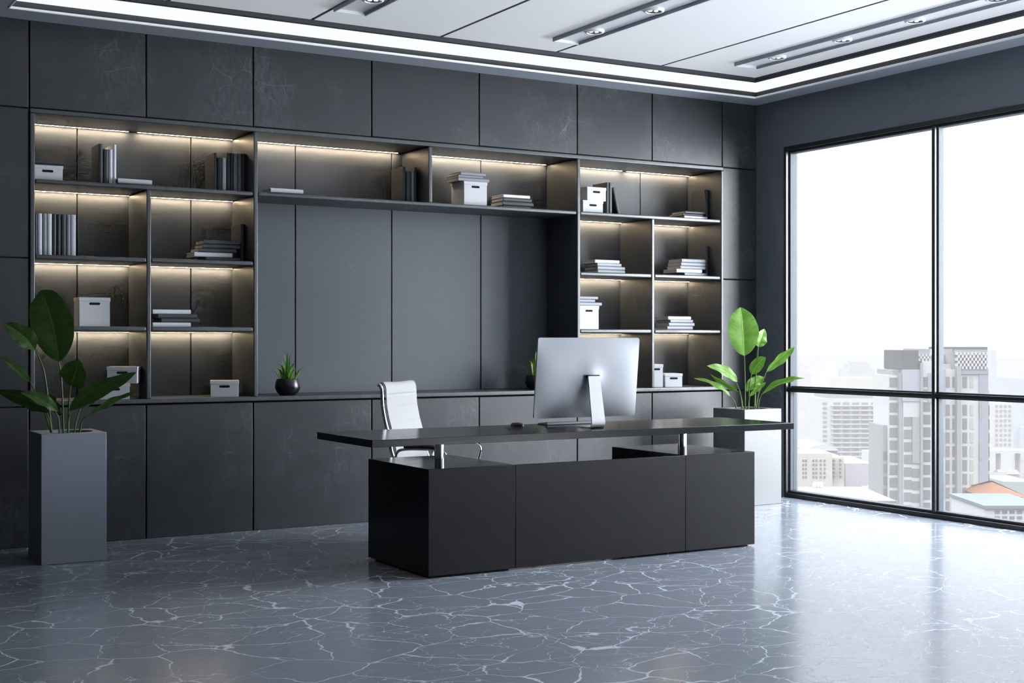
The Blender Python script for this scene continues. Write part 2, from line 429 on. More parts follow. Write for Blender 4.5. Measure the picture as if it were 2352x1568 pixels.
# ------------------------------------------------------------------ the built-in bookcase
bc = thing('bookcase', 'dark built-in bookcase with lit compartments covering the back wall', 'bookcase', (4.35, YW, .886))
def bpart(name, x0, x1, y0, y1, z0, z1, mat='slate_shelf', bevel=.006):
    bm = BM(); bx(bm, x0-4.35, x1-4.35, y0-YW, y1-YW, z0-.886, z1-.886)
    return obj(name, bm, M[mat], bc, bevel, 3)
YB = YW+.43                                    # face of the recess back
bpart('top_board', 1.641, 7.048, YW-.008, YB, 2.637, 2.667)
VX = {'L': (1.641, 1.670), 'LM': (2.351, 2.379), 'ML': (3.059, 3.087), 'MM': (4.358, 4.386), 'MR': (5.621, 5.649), 'RM': (6.325, 6.351), 'R': (7.022, 7.048)}
for k in ('L', 'ML', 'MR', 'R'): bpart('side_panel', *VX[k], YW-.008, YB, .886, 2.637)
bpart('divider', *VX['LM'], YW-.004, YB, .886, 2.213)
bpart('divider', *VX['RM'], YW-.004, YB, .886, 2.213)
bpart('divider', *VX['MM'], YW-.004, YB, 2.24, 2.637)
SH = [(1.672, 3.056, 2.213, 2.24), (1.672, 2.3485, 1.752, 1.78), (2.381, 3.056, 1.752, 1.78), (1.672, 2.3485, 1.315, 1.344), (2.381, 3.056, 1.315, 1.344),
      (3.090, 5.617, 2.213, 2.24),
      (5.652, 7.019, 2.211, 2.24), (5.652, 6.322, 1.751, 1.78), (6.354, 7.019, 1.751, 1.78), (5.652, 6.322, 1.315, 1.344), (6.354, 7.019, 1.315, 1.344)]
for x0, x1, z0, z1 in SH: bpart('shelf', x0, x1, YW-.004, YB, z0, z1, bevel=.008)
# recess back: tall panels with dark joints
bm = BM()
BJ = [1.655, 2.019, 2.771, 3.523, 4.275, 5.027, 5.779, 6.53, 7.035]
for a, b in zip(BJ, BJ[1:]): bx(bm, a+.004-4.35, b-.004-4.35, YB-YW, YB-YW+.012, 0, 2.637-.886)
bx(bm, 1.655-4.35, 7.035-4.35, YB-YW+.008, YB-YW+.016, 0, 2.637-.886, 1)
obj('back_panel', bm, [M['slate_back'], M['gap']], bc, .002)
# LED strips along the back under each shelf
LED = [(1.672, 2.346, 2.637), (2.398, 3.055, 2.637), (3.092, 4.315, 2.637), (4.39, 5.600, 2.637), (5.652, 6.330, 2.637), (6.370, 7.018, 2.637)]
for zz in (2.213, 1.752, 1.315): LED += [(1.672, 2.3485, zz), (2.381, 3.055, zz), (5.652, 6.322, zz), (6.354, 7.018, zz)]
for x0, x1, zz in LED:
    bm = BM(); bx(bm, x0+.004-4.35, x1-.004-4.35, YB-YW-.034, YB-YW-.024, zz-.886-.004, zz-.886, 1)
    for f in bm.faces:
        if f.normal.z < -.5 or all(abs(v.co.z-(zz-.886-.004)) < 1e-5 for v in f.verts): f.material_index = 0
    o = obj('led_strip', bm, [M['led'], M['black']], bc); o['label'] = 'glowing warm white light strip'

# ------------------------------------------------------------------ window wall
WY1, WZ1 = 8.150, 2.815
WY0 = WY1 - .015 - 8*1.51 - .015
bm = BM()
bx(bm, XW, XW+.118, WY1, YW+.55, 0, 3.45)
bx(bm, XW, XW+.118, YR, WY1, WZ1, 3.45)
bx(bm, XW, XW+.118, YR, WY0, 0, WZ1)
struct('wall_right', bm, M['plaster'])
win = bpy.data.objects.new('window_1', None); C.objects.link(win); win.location = (XW, WY1, 0); win['kind'] = 'structure'
def wp(name, x0, x1, y0, y1, z0, z1, mat='win_metal', bevel=.003, parent=None):
    bm = BM(); bx(bm, x0-XW, x1-XW, y0-WY1, y1-WY1, z0, z1)
    return obj(name, bm, M[mat], parent or win, bevel)
# outer frame ring, stepped inner sash ring
bm = BM()
X0, X1 = XW-.004, XW+.10
for (a0, a1, b0, b1) in ((WY0, WY1, 0.0, .032), (WY0, WY1, WZ1-.034, WZ1), (WY1-.026, WY1, .032, WZ1-.034), (WY0, WY0+.026, .032, WZ1-.034)):
    bx(bm, X0-XW, X1-XW, a0-WY1, a1-WY1, b0, b1)
obj('window_frame', bm, M['win_metal'], win, .003)
bm = BM()
for (a0, a1, b0, b1) in ((WY0+.026, WY1-.026, .032, .052), (WY0+.026, WY1-.026, WZ1-.052, WZ1-.034), (WY1-.042, WY1-.026, .052, WZ1-.052), (WY0+.026, WY0+.042, .052, WZ1-.052)):
    bx(bm, XW+.028-XW, XW+.10-XW, a0-WY1, a1-WY1, b0, b1)
obj('sash', bm, M['win_bead'], win, .005)
mull = [WY1-.015-1.51*k for k in range(1, 8)]
for y in mull:
    mo = wp('mullion', XW+.012, XW+.095, y-.014, y+.014, .034, WZ1-.036)
    bm = BM()
    for s in (-1, 1): bx(bm, .040, .092, (y+s*.0195)-.006-WY1, (y+s*.0195)+.006-WY1, .034, WZ1-.036)
    obj('glazing_bead', bm, M['win_bead'], mo, .003)
tr = wp('transom', XW+.014, XW+.094, WY0+.026, WY1-.026, .855, .881)
bm = BM()
for s in (-1, 1): bx(bm, .040, .091, WY0+.03-WY1, WY1-.03-WY1, .868+s*.0185-.006, .868+s*.0185+.006)
obj('glazing_bead', bm, M['win_bead'], tr, .003)
edges = [WY1-.042] + [y for y in mull] + [WY0+.042]
for k in range(8):
    y1 = edges[k]-(.020 if k else 0); y0 = edges[k+1]+(.020 if k < 7 else 0)
    for z0, z1 in ((.052, .844), (.892, WZ1-.052)):
        wp('pane', XW+.060, XW+.066, y0, y1, z0, z1, 'glass', 0)
# pale outer reveal seen through the glass
bm = BM()
bx(bm, .102, .120, -.030, -.001, 0, WZ1); bx(bm, .102, .120, WY0-WY1, 0, -.02, -.001)
obj('outer_reveal', bm, M['win_out'], win)

# unseen walls that close the room
bm = BM(); bx(bm, XL-.2, XL, YR-.2, YW+.5, -.1, 3.45); struct('wall_left', bm, M['room_wall'])
bm = BM(); bx(bm, XL, XW+.3, YR-.2, YR, -.1, 3.45); struct('wall_front', bm, M['room_wall'])

# ------------------------------------------------------------------ ceiling
CX0, CX1, CY0, CY1 = 1.47, 7.185, -3.6, 8.25       # inner edge of the soffit
def ring(bm, ox0, ox1, oy0, oy1, ix0, ix1, iy0, iy1, z0, z1, mi=0):
    bx(bm, ox0, ox1, iy1, oy1, z0, z1, mi); bx(bm, ox0, ox1, oy0, iy0, z0, z1, mi)
    bx(bm, ox0, ix0, iy0, iy1, z0, z1, mi); bx(bm, ix1, ox1, iy0, iy1, z0, z1, mi)
bm = BM()
ring(bm, XL, XW, YR, YW+.017, CX0, CX1, CY0, CY1, H, H+.012)
bx(bm, XL-.2, XW+.3, YR-.2, YW+.55, 3.36, 3.45)
ce = struct('ceiling', bm, M['soffit'])
# pale lip on the inner edge of the soffit
bm = BM()
ring(bm, CX0, CX1, CY0, CY1, CX0+.012, CX1-.012, CY0+.012, CY1-.012, H-.002, H+.014)
obj('soffit_lip', bm, M['ceil_white'], ce, .003)
# dark upstand set back behind the lip, and the inner dark step of the cove
bm = BM()
ring(bm, CX0-.09, CX1+.09, CY0-.09, CY1+.09, CX0-.045, CX1+.045, CY0-.045, CY1+.045, H+.013, 3.30)
ring(bm, 1.700, 6.955, -3.2, 7.985, 1.735, 6.918, -3.16, 7.948, 3.262, 3.36)
obj('cove_upstand', bm, M['cove_dark'], ce)
bm = BM()
ring(bm, CX0-.045, CX1+.045, CY0-.045, CY1+.045, 1.70, 6.955, -3.2, 7.985, 3.262, 3.275)
tag(obj('cove_light', bm, M['cove_light']), 'continuous white light strip recessed around the edge of the ceiling', 'light')
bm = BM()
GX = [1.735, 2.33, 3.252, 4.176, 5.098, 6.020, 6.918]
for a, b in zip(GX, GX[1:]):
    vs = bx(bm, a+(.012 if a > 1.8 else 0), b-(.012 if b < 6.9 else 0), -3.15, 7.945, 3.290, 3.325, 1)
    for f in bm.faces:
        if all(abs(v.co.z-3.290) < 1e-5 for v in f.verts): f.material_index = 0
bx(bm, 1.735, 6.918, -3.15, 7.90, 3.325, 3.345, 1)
obj('ceiling_panel', bm, [M['slab'], M['groove_shade']], ce, 0)

# hanging light troughs and the downlights in them
TR = ['white light trough on the left of the ceiling, cut off by the top edge',
      'white light trough in the middle of the ceiling holding two visible downlights',
      'long white light trough on the right of the ceiling near the window wall']
TX = [3.352, 4.938, 6.512]
for k, cx in enumerate(TX):
    t = thing('light_trough', TR[k], 'light fixture', (cx, 7.585, 3.262), 0, 'light troughs on the ceiling')
    w, ln = .1035, -8.6
    for s in (-1, 1):
        bm = BM(); bx(bm, s*w-.004, s*w+.004, ln, 0, 0, .028); obj('side_flange', bm, M['trough'], t)
    bm = BM(); bx(bm, -w+.004, w-.004, -.008, 0, 0, .028); obj('end_flange', bm, M['ceil_white'], t)
    bm = BM(); bx(bm, -w+.004, w-.004, ln, -.008, .020, .028); obj('tray', bm, M['ceil_white'], t)

M['lens'] = emit('downlight_lens', (1, 1, 1), 1.15)
M['reflector'] = simple('grey_reflector', (.16, .17, .19), .35, .6)
def downlight(x, y, label):
    t = thing('downlight', label, 'light', (x, y, 3.262+.020), 0, 'round downlights in the ceiling troughs')
    bm = BM(); lathe(bm, [(.046, -.012), (.049, -.017), (.058, -.017), (.064, -.012), (.066, 0)], 36); obj('trim_ring', bm, M['ceil_white'], t)
    bm = BM(); lathe(bm, [(0, -.004), (.047, -.004), (.047, -.013)], 32); obj('reflector', bm, M['reflector'], t)
    for q in range(4):
        a = q*PI/2 + .4
        bm = BM(); lathe(bm, [(0, -.010), (.009, -.0095), (.0132, -.008), (.0145, -.004)], 16, center=(.0258*math.cos(a), .0258*math.sin(a)))
        obj('lens', bm, M['lens'], t)
    return t
DL = [(TX[0], 7.245, 'round four-lens downlight cut off at the top edge, left of the others'),
      (TX[1], 7.245, 'round four-lens downlight nearest the back wall in the middle trough'),
      (TX[1], 6.600, 'round four-lens downlight second from the back wall in the middle trough'),
      (TX[2], 7.245, 'round four-lens downlight nearest the back wall in the right trough'),
      (TX[2], 6.600, 'round four-lens downlight second from the back wall in the right trough'),
      (TX[2], 5.965, 'round four-lens downlight third from the back wall in the right trough'),
      (TX[2], 5.340, 'round four-lens downlight at the top edge of the photo in the right trough')]
d0 = downlight(*DL[0])
for x, y, lab in DL[1:]: dup(d0, (x, y, 3.282), 0, lab)

# ------------------------------------------------------------------ desk
dk = thing('desk', 'long charcoal executive desk with a floating top on two chrome posts', 'desk', (4.343, 6.66, 0))
def dpart(name, x0, x1, y0, y1, z0, z1, mat='desk', bevel=.0015):
    bm = BM(); bx(bm, x0-4.343, x1-4.343, y0-6.66, y1-6.66, z0, z1)
    return obj(name, bm, M[mat], dk, bevel)
dpart('tabletop', 2.905, 5.793, 6.290, 7.024, .703, .742, 'desk')
dpart('pedestal', 3.225, 3.757, 6.290, 7.035, .012, .577, 'desk')
dpart('pedestal', 4.930, 5.462, 6.290, 7.035, .012, .577, 'desk')
for a, b in ((3.225, 3.7562), (3.7588, 4.9282), (4.9308, 5.462)):
    dpart('front_panel', a, b, 6.278, 6.2895, .012, .577, 'desk_front')
dpart('modesty_board', 3.757, 4.930, 6.2897, 6.310, .012, .573, 'desk')
for a, b in ((3.255, 3.73), (4.96, 5.432)): dpart('plinth', a, b, 6.31, 7.0, 0, .0125, 'gap', 0)
for x in (3.482, 5.192):
    bm = BM(); lathe(bm, [(0, .577), (.028, .577), (.028, .703), (0, .703)], 36, center=(x-4.343, 6.645-6.66)); obj('post', bm, M['chrome'], dk)

# ------------------------------------------------------------------ all-in-one computer
mon = thing('computer_monitor', 'large silver computer monitor seen from behind on the desk', 'monitor', (4.447, 6.600, .742))
W2, Hm, tilt = .361, .474, math.atan2(.050, .474)
def backz(u, v):
    """bulge of the shell at normalised u,v in -1..1"""
    e = max(abs(u), abs(v))
    return .006 + .020*(1-abs(u)**3.2)**1.0*(1-abs(v)**3.2) + .016*math.exp(-((u*W2/.085)**2 + ((v+.05)*Hm/2/.085)**2))
def rr_point(u, v, r=.055):
    """squash the unit square to rounded corners"""
    x, z = u*W2, v*Hm/2
    hx, hz = W2, Hm/2; rr = .016
    ax, az = abs(x)-(hx-rr), abs(z)-(hz-rr)
    if ax > 0 and az > 0:
        l = max(ax, az); d = math.hypot(ax, az)
        ax, az = ax*l/d, az*l/d
        x = math.copysign(hx-rr+ax, x); z = math.copysign(hz-rr+az, z)
    return x, z
bm = BM(); n = 64
def sp(i):
    t = -1+2*i/n
    return math.copysign(1-(1-abs(t))**1.6, t)
g = []
for j in range(n+1):
    row = []
    for i in range(n+1):
        u, v = sp(i), sp(j); x, z = rr_point(u, v)
        row.append(bm.verts.new((x, -backz(u, v), z)))
    g.append(row)
for j in range(n):
    for i in range(n):
        f = bm.faces.new((g[j][i], g[j][i+1], g[j+1][i+1], g[j+1][i])); f.smooth = True
per = [g[0][i] for i in range(n)] + [g[j][n] for j in range(n)] + [g[n][i] for i in range(n, 0, -1)] + [g[j][0] for j in range(n, 0, -1)]
fr = [bm.verts.new((v.co.x, .006, v.co.z)) for v in per]
for k in range(len(per)):
    k2 = (k+1) % len(per)
    f = bm.faces.new((per[k2], per[k], fr[k], fr[k2])); f.smooth = True
bm.faces.new(fr)
bmesh.ops.recalc_face_normals(bm, faces=bm.faces[:])
hs = obj('housing', bm, M['alu'], mon); hs.location = (0, 0, .058+Hm/2); hs.rotation_euler = (tilt, 0, 0)
bm = BM(); bx(bm, -W2+.014, W2-.014, .0062, .0082, -Hm/2+.014, Hm/2-.014); sc = obj('screen', bm, M['screen'], hs)
# L-shaped stand: tapering neck, rounded heel, foot plate running under the screen
prof = [(-.068, .305), (-.080, .240), (-.096, .150), (-.112, .060), (-.1145, .035), (-.111, .016), (-.098, .006), (-.075, .0045), (-.03, .0038), (.035, .0032)]
prof = [(p.x, p.y) for p in smooth_path([(a, b, 0) for a, b in prof], 5)]
bm = BM(); th = .0035; L_, R_ = [], []
for k, (y, z) in enumerate(prof):
    y0, z0 = prof[max(k-1, 0)]; y1, z1 = prof[min(k+1, len(prof)-1)]
    ty, tz = y1-y0, z1-z0; l = math.hypot(ty, tz); ny, nz = -tz/l*th, ty/l*th
    hw = .041 + (.047-.041)*min(1, max(0, (.305-z)/.29))
    q = [bm.verts.new((s*hw, y+e*ny, max(z+e*nz, .0003))) for s, e in ((-1, 1), (1, 1), (1, -1), (-1, -1))]
    L_.append(q)
for a, b in zip(L_, L_[1:]):
    for k in range(4):
        f = bm.faces.new((a[k], a[(k+1) % 4], b[(k+1) % 4], b[k])); f.smooth = (k in (0, 2))
bm.faces.new(L_[0][::-1]); bm.faces.new(L_[-1]); bmesh.ops.recalc_face_normals(bm, faces=bm.faces[:])
obj('stand', bm, M['alu_stand'], mon)
bm = BM(); prism(bm, [(-.050, .300), (-.050, .310), (-.064, .311), (-.072, .305), (-.066, .298)], -.0425, .0425, 'x')
obj('hinge_slot', bm, M['black'], mon)

# keyboard and mouse
kb = thing('keyboard', 'slim grey keyboard on the desk behind the monitor', 'keyboard', (4.55, 6.925, .742))
bm = BM(); prism(bm, [(-.057, .002), (.057, .001), (.057, .005), (-.057, .016)], -.215, .215, 'x'); obj('keyboard_case', bm, M['bk_m'], kb, .001)
for r in range(5):
    y = -.044+r*.0215; z = .016-(y+.057)/.114*.011
    bm = BM()
    for c in range(14): bx(bm, -.206+c*.0295, -.206+c*.0295+.0255, y, y+.017, z-.001, z+.0022)
    obj('key_row', bm, M['black'], kb, .0008)
ms = thing('computer_mouse', 'small dark computer mouse on the desk left of the keyboard', 'mouse', (4.157, 6.925, .742), .1)
bm = BM(); n1, n2 = 24, 8; rows = []
for i in range(n2+1):
    a = i/n2*PI/2
    rows.append([bm.verts.new((.030*math.cos(a)**.6*math.cos(2*PI*k/n1), .056*math.cos(a)**.6*math.sin(2*PI*k/n1), .001+.019*math.sin(a))) for k in range(n1)])
for a, b in zip(rows, rows[1:]):
    for k in range(n1):
        f = bm.faces.new((a[k], a[(k+1) % n1], b[(k+1) % n1], b[k])); f.smooth = True
bm.faces.new(rows[0][::-1]); bm.faces.new(rows[-1]); obj('mouse_shell', bm, M['black'], ms)
bm = BM(); lathe(bm, [(0, -.003), (.005, -.003), (.005, .003), (0, .003)], 14); w = obj('scroll_wheel', bm, M['chrome'], ms); w.rotation_euler = (0, PI/2, 0); w.location = (0, .030, .0165)

# ------------------------------------------------------------------ office chair
ch = thing('office_chair', 'white ribbed high-back office chair with chrome arms behind the desk', 'chair', (3.905, 7.475, 0), math.atan2(-.634, -.772))
def shell(bm, prof, hw, th, rib):
    """padded sling: side profile swept across the width, ribbed along its length"""
    P = smooth_path([(0, a, b) for a, b in prof], 14)
    acc = 0; rows = []
    nx = 12
    for k, p in enumerate(P):
        if k: acc += (P[k]-P[k-1]).length
        t = (P[min(k+1, len(P)-1)]-P[max(k-1, 0)]).normalized(); nrm = Vector((0, -t.z, t.y))
        ph = acc/rib - math.floor(acc/rib)
        pad = th*(1-.26*math.exp(-(min(ph, 1-ph)*rib/.005)**2))
        top, bot = [], []
        for i in range(nx+1):
            u = -1+2*i/nx
            e = (1-abs(u)**6)
            x = u*hw; dish = .018*(u*u)
            c = p + nrm*dish*0.6
            top.append(c+Vector((x, 0, 0))+nrm*(pad*(.35+.65*e))); bot.append(c+Vector((x, 0, 0))-nrm*(pad*(.25+.5*e)))
        rows.append([bm.verts.new(q) for q in top+bot[::-1]])
    m = len(rows[0])
    for a, b in zip(rows, rows[1:]):
        for k in range(m):
            f = bm.faces.new((a[k], a[(k+1) % m], b[(k+1) % m], b[k])); f.smooth = True
    bm.faces.new(rows[0][::-1]); bm.faces.new(rows[-1]); bmesh.ops.recalc_face_normals(bm, faces=bm.faces[:])
backP = [(-.180, .475), (-.192, .56), (-.212, .66), (-.240, .76), (-.258, .85), (-.262, .92), (-.266, .962), (-.277, .982), (-.289, .976)]
seatP = [(.285, .395), (.288, .425), (.25, .448), (.15, .447), (0, .438), (-.12, .440), (-.175, .470)]
bm = BM(); shell(bm, backP[::-1], .228, .013, .082); obj('backrest', bm, M['white_lea'], ch)
bm = BM(); shell(bm, seatP, .240, .013, .082); obj('seat', bm, M['white_lea'], ch)
for s in (-1, 1):
    P = smooth_path([(s*.250, a-.006, b-.006) for a, b in seatP[1:-1]] + [(s*.250, a-.006, b) for a, b in backP[1:]], 6)
    bm = BM(); tube(bm, P, .011, 10); obj('side_rail', bm, M['chrome'], ch)
    P = smooth_path([(s*.262, -.145, .455), (s*.285, -.158, .52), (s*.292, -.145, .572), (s*.294, -.09, .592), (s*.294, .06, .597), (s*.294, .14, .590), (s*.292, .172, .565), (s*.285, .165, .50), (s*.262, .145, .445)], 8)
    bm = BM(); tube(bm, P, .0095, 12); a = obj('armrest', bm, M['chrome'], ch)
    P = smooth_path([(s*.294, -.10, .604), (s*.294, -.03, .609), (s*.294, .06, .609), (s*.294, .13, .604)], 6)
    bm = BM(); tube(bm, P, [.006]+[.013]*(len(P)-2)+[.006], 12); obj('arm_pad', bm, M['black'], a)
bm = BM(); tube(bm, [(-.25, .0, .425), (.25, .0, .425)], .011, 10); tube(bm, [(0, -.05, .425), (0, .05, .425)], .03, 10); obj('crossbar', bm, M['chrome'], ch)
bm = BM(); lathe(bm, [(0, .425), (.045, .42), (.045, .395), (.026, .39), (.026, .11), (.04, .10), (.04, .06), (0, .06)], 24); obj('gas_column', bm, M['chrome'], ch)
for k in range(5):
    a = 2*PI*k/5+.3; c, s = math.cos(a), math.sin(a)
    bm = BM(); tube(bm, [(0, 0, .085), (.15*c, .15*s, .080), (.29*c, .29*s, .062)], [.022, .017, .011], 10); lg = obj('base_leg', bm, M['chrome'], ch)
    bm = BM(); 
    for q in (-1, 1):
        cx, cy = .29*c - q*.014*s, .29*s + q*.014*c
        tube(bm, [(cx-.007*-s*q, cy-.007*c*q, .0265), (cx+.007*-s*q, cy+.007*c*q, .0265)], .026, 16)
    tube(bm, [(.29*c, .29*s, .026), (.29*c, .29*s, .06)], .006, 8)
    obj('caster', bm, M['black'], lg)

# ------------------------------------------------------------------ plants
AZ = 0.5367403
TOCAM = Vector((-math.sin(AZ), -math.cos(AZ), 0))
def blade(name, pts, w, roll, fold, sharp, mat, parent, nseg=22, half=8, nrm=None, wave=.006):
    P = smooth_path(pts, max(4, nseg//(len(pts)-1)))
    n = len(P); bm = BM(); uvl = bm.loops.layers.uv.new('UVMap'); rows = []
    for k, p in enumerate(P):
        t = (P[min(k+1, n-1)]-P[max(k-1, 0)]).normalized()
        n0 = nrm or TOCAM
        side = t.cross(n0).normalized(); up = side.cross(t).normalized()
        q = Matrix.Rotation(math.radians(roll), 3, t)
        side = q @ side; up = q @ up
        s = k/(n-1)
        prof = (math.sin(PI*min(1, s**(.72+.28*sharp)))**(.55+.35*sharp)) if 0 < s < 1 else 0
        if sharp > 1.1: prof = (.80+.20*math.sin(min(1, s/.35)*PI/2))*(1-s**1.45)**.95
        prof = max(prof, .03 if s < .5 else .012)
        row = []
        for i in range(-half, half+1):
            u = i/half
            hw = w/2*prof
            lift = abs(u)*hw*math.tan(math.radians(fold)) - u*u*hw*.12
            wv = wave*math.sin(s*17+(0 if u > 0 else 1.7))*abs(u)**2*prof
            row.append((bm.verts.new(p+side*(u*hw)+up*(lift+wv)), (u*.5+.5, s)))
        rows.append(row)
    for a, b in zip(rows, rows[1:]):
        for i in range(2*half):
            q = (a[i], a[i+1], b[i+1], b[i])
            f = bm.faces.new([v for v, _ in q]); f.smooth = True
            for lp, (_, uvc) in zip(f.loops, q): lp[uvl].uv = uvc
    return obj(name, bm, M[mat], parent)

def planter(label, loc, size, hgt, leaves, stems, lmat, pmat):
    t = thing('potted_plant', label, 'plant', loc)
    h = size/2; bm = BM(); r = .142; n = 48
    # square column with a round opening in the top
    outer = []
    for z in (0, hgt):
        outer.append([bm.verts.new((x*h, y*h, z)) for x, y in ((-1, -1), (1, -1), (1, 1), (-1, 1))])
    for k in range(4): bm.faces.new((outer[0][k], outer[0][(k+1) % 4], outer[1][(k+1) % 4], outer[1][k]))
    bm.faces.new(outer[0][::-1])
    ang = [2*PI*k/n - 3*PI/4 for k in range(n)]
    c0 = [bm.verts.new((r*math.cos(a), r*math.sin(a), hgt)) for a in ang]
    c1 = [bm.verts.new((r*math.cos(a), r*math.sin(a), hgt-.06)) for a in ang]
    q = n//4
    for k in range(4):
        arc = [c0[(k*q+i) % n] for i in range(q+1)]
        bm.faces.new([outer[1][k], outer[1][(k+1) % 4]] + arc[::-1])
    for k in range(n):
        f = bm.faces.new((c0[k], c0[(k+1) % n], c1[(k+1) % n], c1[k])); f.smooth = True
    bmesh.ops.recalc_face_normals(bm, faces=bm.faces[:])
    obj('planter', bm, M[pmat], t, .003)
    bm = BM(); lathe(bm, [(0, hgt-.036), (.06, hgt-.034), (.12, hgt-.040), (.1415, hgt-.044)], 32); obj('soil', bm, M['soil'], t)
    for pts in stems:
        p = [Vector(v) for v in pts]; p[0].z = hgt-.045
        P = smooth_path(p, 8); bm = BM(); tube(bm, P, [.0062-.0032*k/(len(P)-1) for k in range(len(P))], 8)
        obj('stem', bm, M['stem'], t)
    for pts, w, roll, fold, sharp in leaves: blade('leaf', pts, w, roll, fold, sharp, lmat, t)
    return t
LEAVES_R = [
  ([(-0.018, 0.011, 1.138), (-0.025, 0.015, 1.278), (-0.021, 0.035, 1.419), (-0.01, 0.064, 1.517)], 0.244, 8, 14, 0.5),
  ([(0.128, 0.017, 1.208), (0.145, 0.007, 1.268), (0.19, 0.015, 1.348)], 0.106, 15, 14, 0.5),
  ([(-0.01, -0.064, 0.997), (-0.002, -0.092, 1.043), (0.022, -0.129, 1.097), (0.051, -0.158, 1.128)], 0.095, -15, 18, 0.6),
  ([(0.162, -0.038, 1.013), (0.206, -0.088, 1.084), (0.26, -0.155, 1.16), (0.305, -0.205, 1.207)], 0.102, 40, 22, 0.8),
  ([(0.068, -0.087, 0.835), (0.129, -0.158, 0.903), (0.219, -0.247, 0.95), (0.302, -0.319, 0.969)], 0.081, -62, 25, 1.0),
  ([(-0.084, 0.015, 0.939), (-0.15, 0.019, 0.989), (-0.249, 0.032, 1.038), (-0.351, 0.057, 1.064)], 0.092, 35, 22, 0.8),
  ([(-0.016, 0.079, 0.856), (-0.049, 0.122, 0.893), (-0.111, 0.182, 0.941), (-0.173, 0.243, 0.995)], 0.067, -55, 22, 0.9),
  ([(-0.145, 0.028, 0.826), (-0.202, 0.039, 0.871), (-0.307, 0.078, 0.931), (-0.42, 0.133, 0.968)], 0.075, 60, 22, 0.9),
  ([(0.063, 0.079, 0.854), (0.108, 0.075, 0.908), (0.168, 0.063, 0.946), (0.215, 0.047, 0.969)], 0.088, -20, 18, 0.6),
  ([(-0.049, -0.087, 0.828), (-0.033, -0.12, 0.873), (-0.005, -0.16, 0.911), (0.025, -0.19, 0.938)], 0.065, 45, 22, 0.7),
]
STEMS_R = [
  [(-0.013, 0.008, 0.726), (-0.014, 0.008, 0.912), (-0.018, 0.011, 1.138)],
  [(0.08, 0.01, 0.726), (0.103, 0.02, 0.953), (0.128, 0.017, 1.208)],
  [(-0.025, -0.043, 0.729), (-0.025, -0.055, 0.892), (-0.01, -0.064, 0.997)],
  [(0.072, -0.008, 0.725), (0.113, -0.009, 0.856), (0.162, -0.038, 1.013)],
  [(0.05, -0.065, 0.73), (0.059, -0.07, 0.789), (0.068, -0.087, 0.835)],
  [(-0.05, -0.005, 0.728), (-0.065, 0.004, 0.848), (-0.093, 0.021, 0.932)],
  [(-0.006, 0.039, 0.725), (-0.005, 0.061, 0.802), (-0.016, 0.079, 0.856)],
  [(-0.093, 0.009, 0.728), (-0.115, 0.011, 0.779), (-0.145, 0.028, 0.826)],
  [(0.105, 0.031, 0.727), (0.121, 0.044, 0.822), (0.128, 0.04, 0.898)],
  [(-0.048, -0.065, 0.73), (-0.056, -0.083, 0.776), (-0.049, -0.087, 0.828)],
]
LEAVES_L = [
  ([(-0.04, 0.024, 1.135), (-0.055, 0.033, 1.256), (-0.076, 0.057, 1.375), (-0.102, 0.096, 1.485), (-0.119, 0.141, 1.547)], 0.237, 10, 14, 0.5),
  ([(-0.17, 0.043, 1.205), (-0.207, 0.053, 1.256), (-0.259, 0.073, 1.306), (-0.329, 0.103, 1.357)], 0.121, 30, 18, 0.6),
  ([(0.0, -0.093, 0.997), (0.009, -0.11, 1.034), (0.023, -0.13, 1.092), (0.035, -0.149, 1.143)], 0.169, -12, 16, 0.4),
  ([(-0.013, -0.108, 0.856), (0.041, -0.164, 0.918), (0.122, -0.235, 0.989), (0.214, -0.302, 1.035), (0.305, -0.356, 1.078)], 0.112, 38, 22, 0.9),
  ([(0.106, -0.063, 0.829), (0.171, -0.079, 0.876), (0.263, -0.11, 0.929), (0.362, -0.157, 0.965)], 0.065, 62, 22, 1.0),
  ([(-0.164, 0.19, 1.01), (-0.206, 0.239, 1.058), (-0.259, 0.294, 1.118), (-0.329, 0.347, 1.172)], 0.077, 68, 25, 0.9),
  ([(-0.111, -0.051, 0.847), (-0.174, -0.036, 0.895), (-0.268, -0.003, 0.942), (-0.391, 0.047, 0.975)], 0.109, -30, 18, 0.8),
  ([(-0.076, -0.118, 0.854), (-0.13, -0.121, 0.9), (-0.2, -0.113, 0.939), (-0.274, -0.093, 0.964)], 0.077, 42, 22, 0.8),
  ([(-0.014, 0.078, 0.822), (-0.03, 0.111, 0.867), (-0.048, 0.133, 0.906), (-0.061, 0.152, 0.943)], 0.083, -35, 20, 0.6),
  ([(0.086, 0.042, 0.863), (0.124, 0.043, 0.908), (0.165, 0.042, 0.95), (0.201, 0.032, 0.979)], 0.077, 30, 20, 0.7),
]
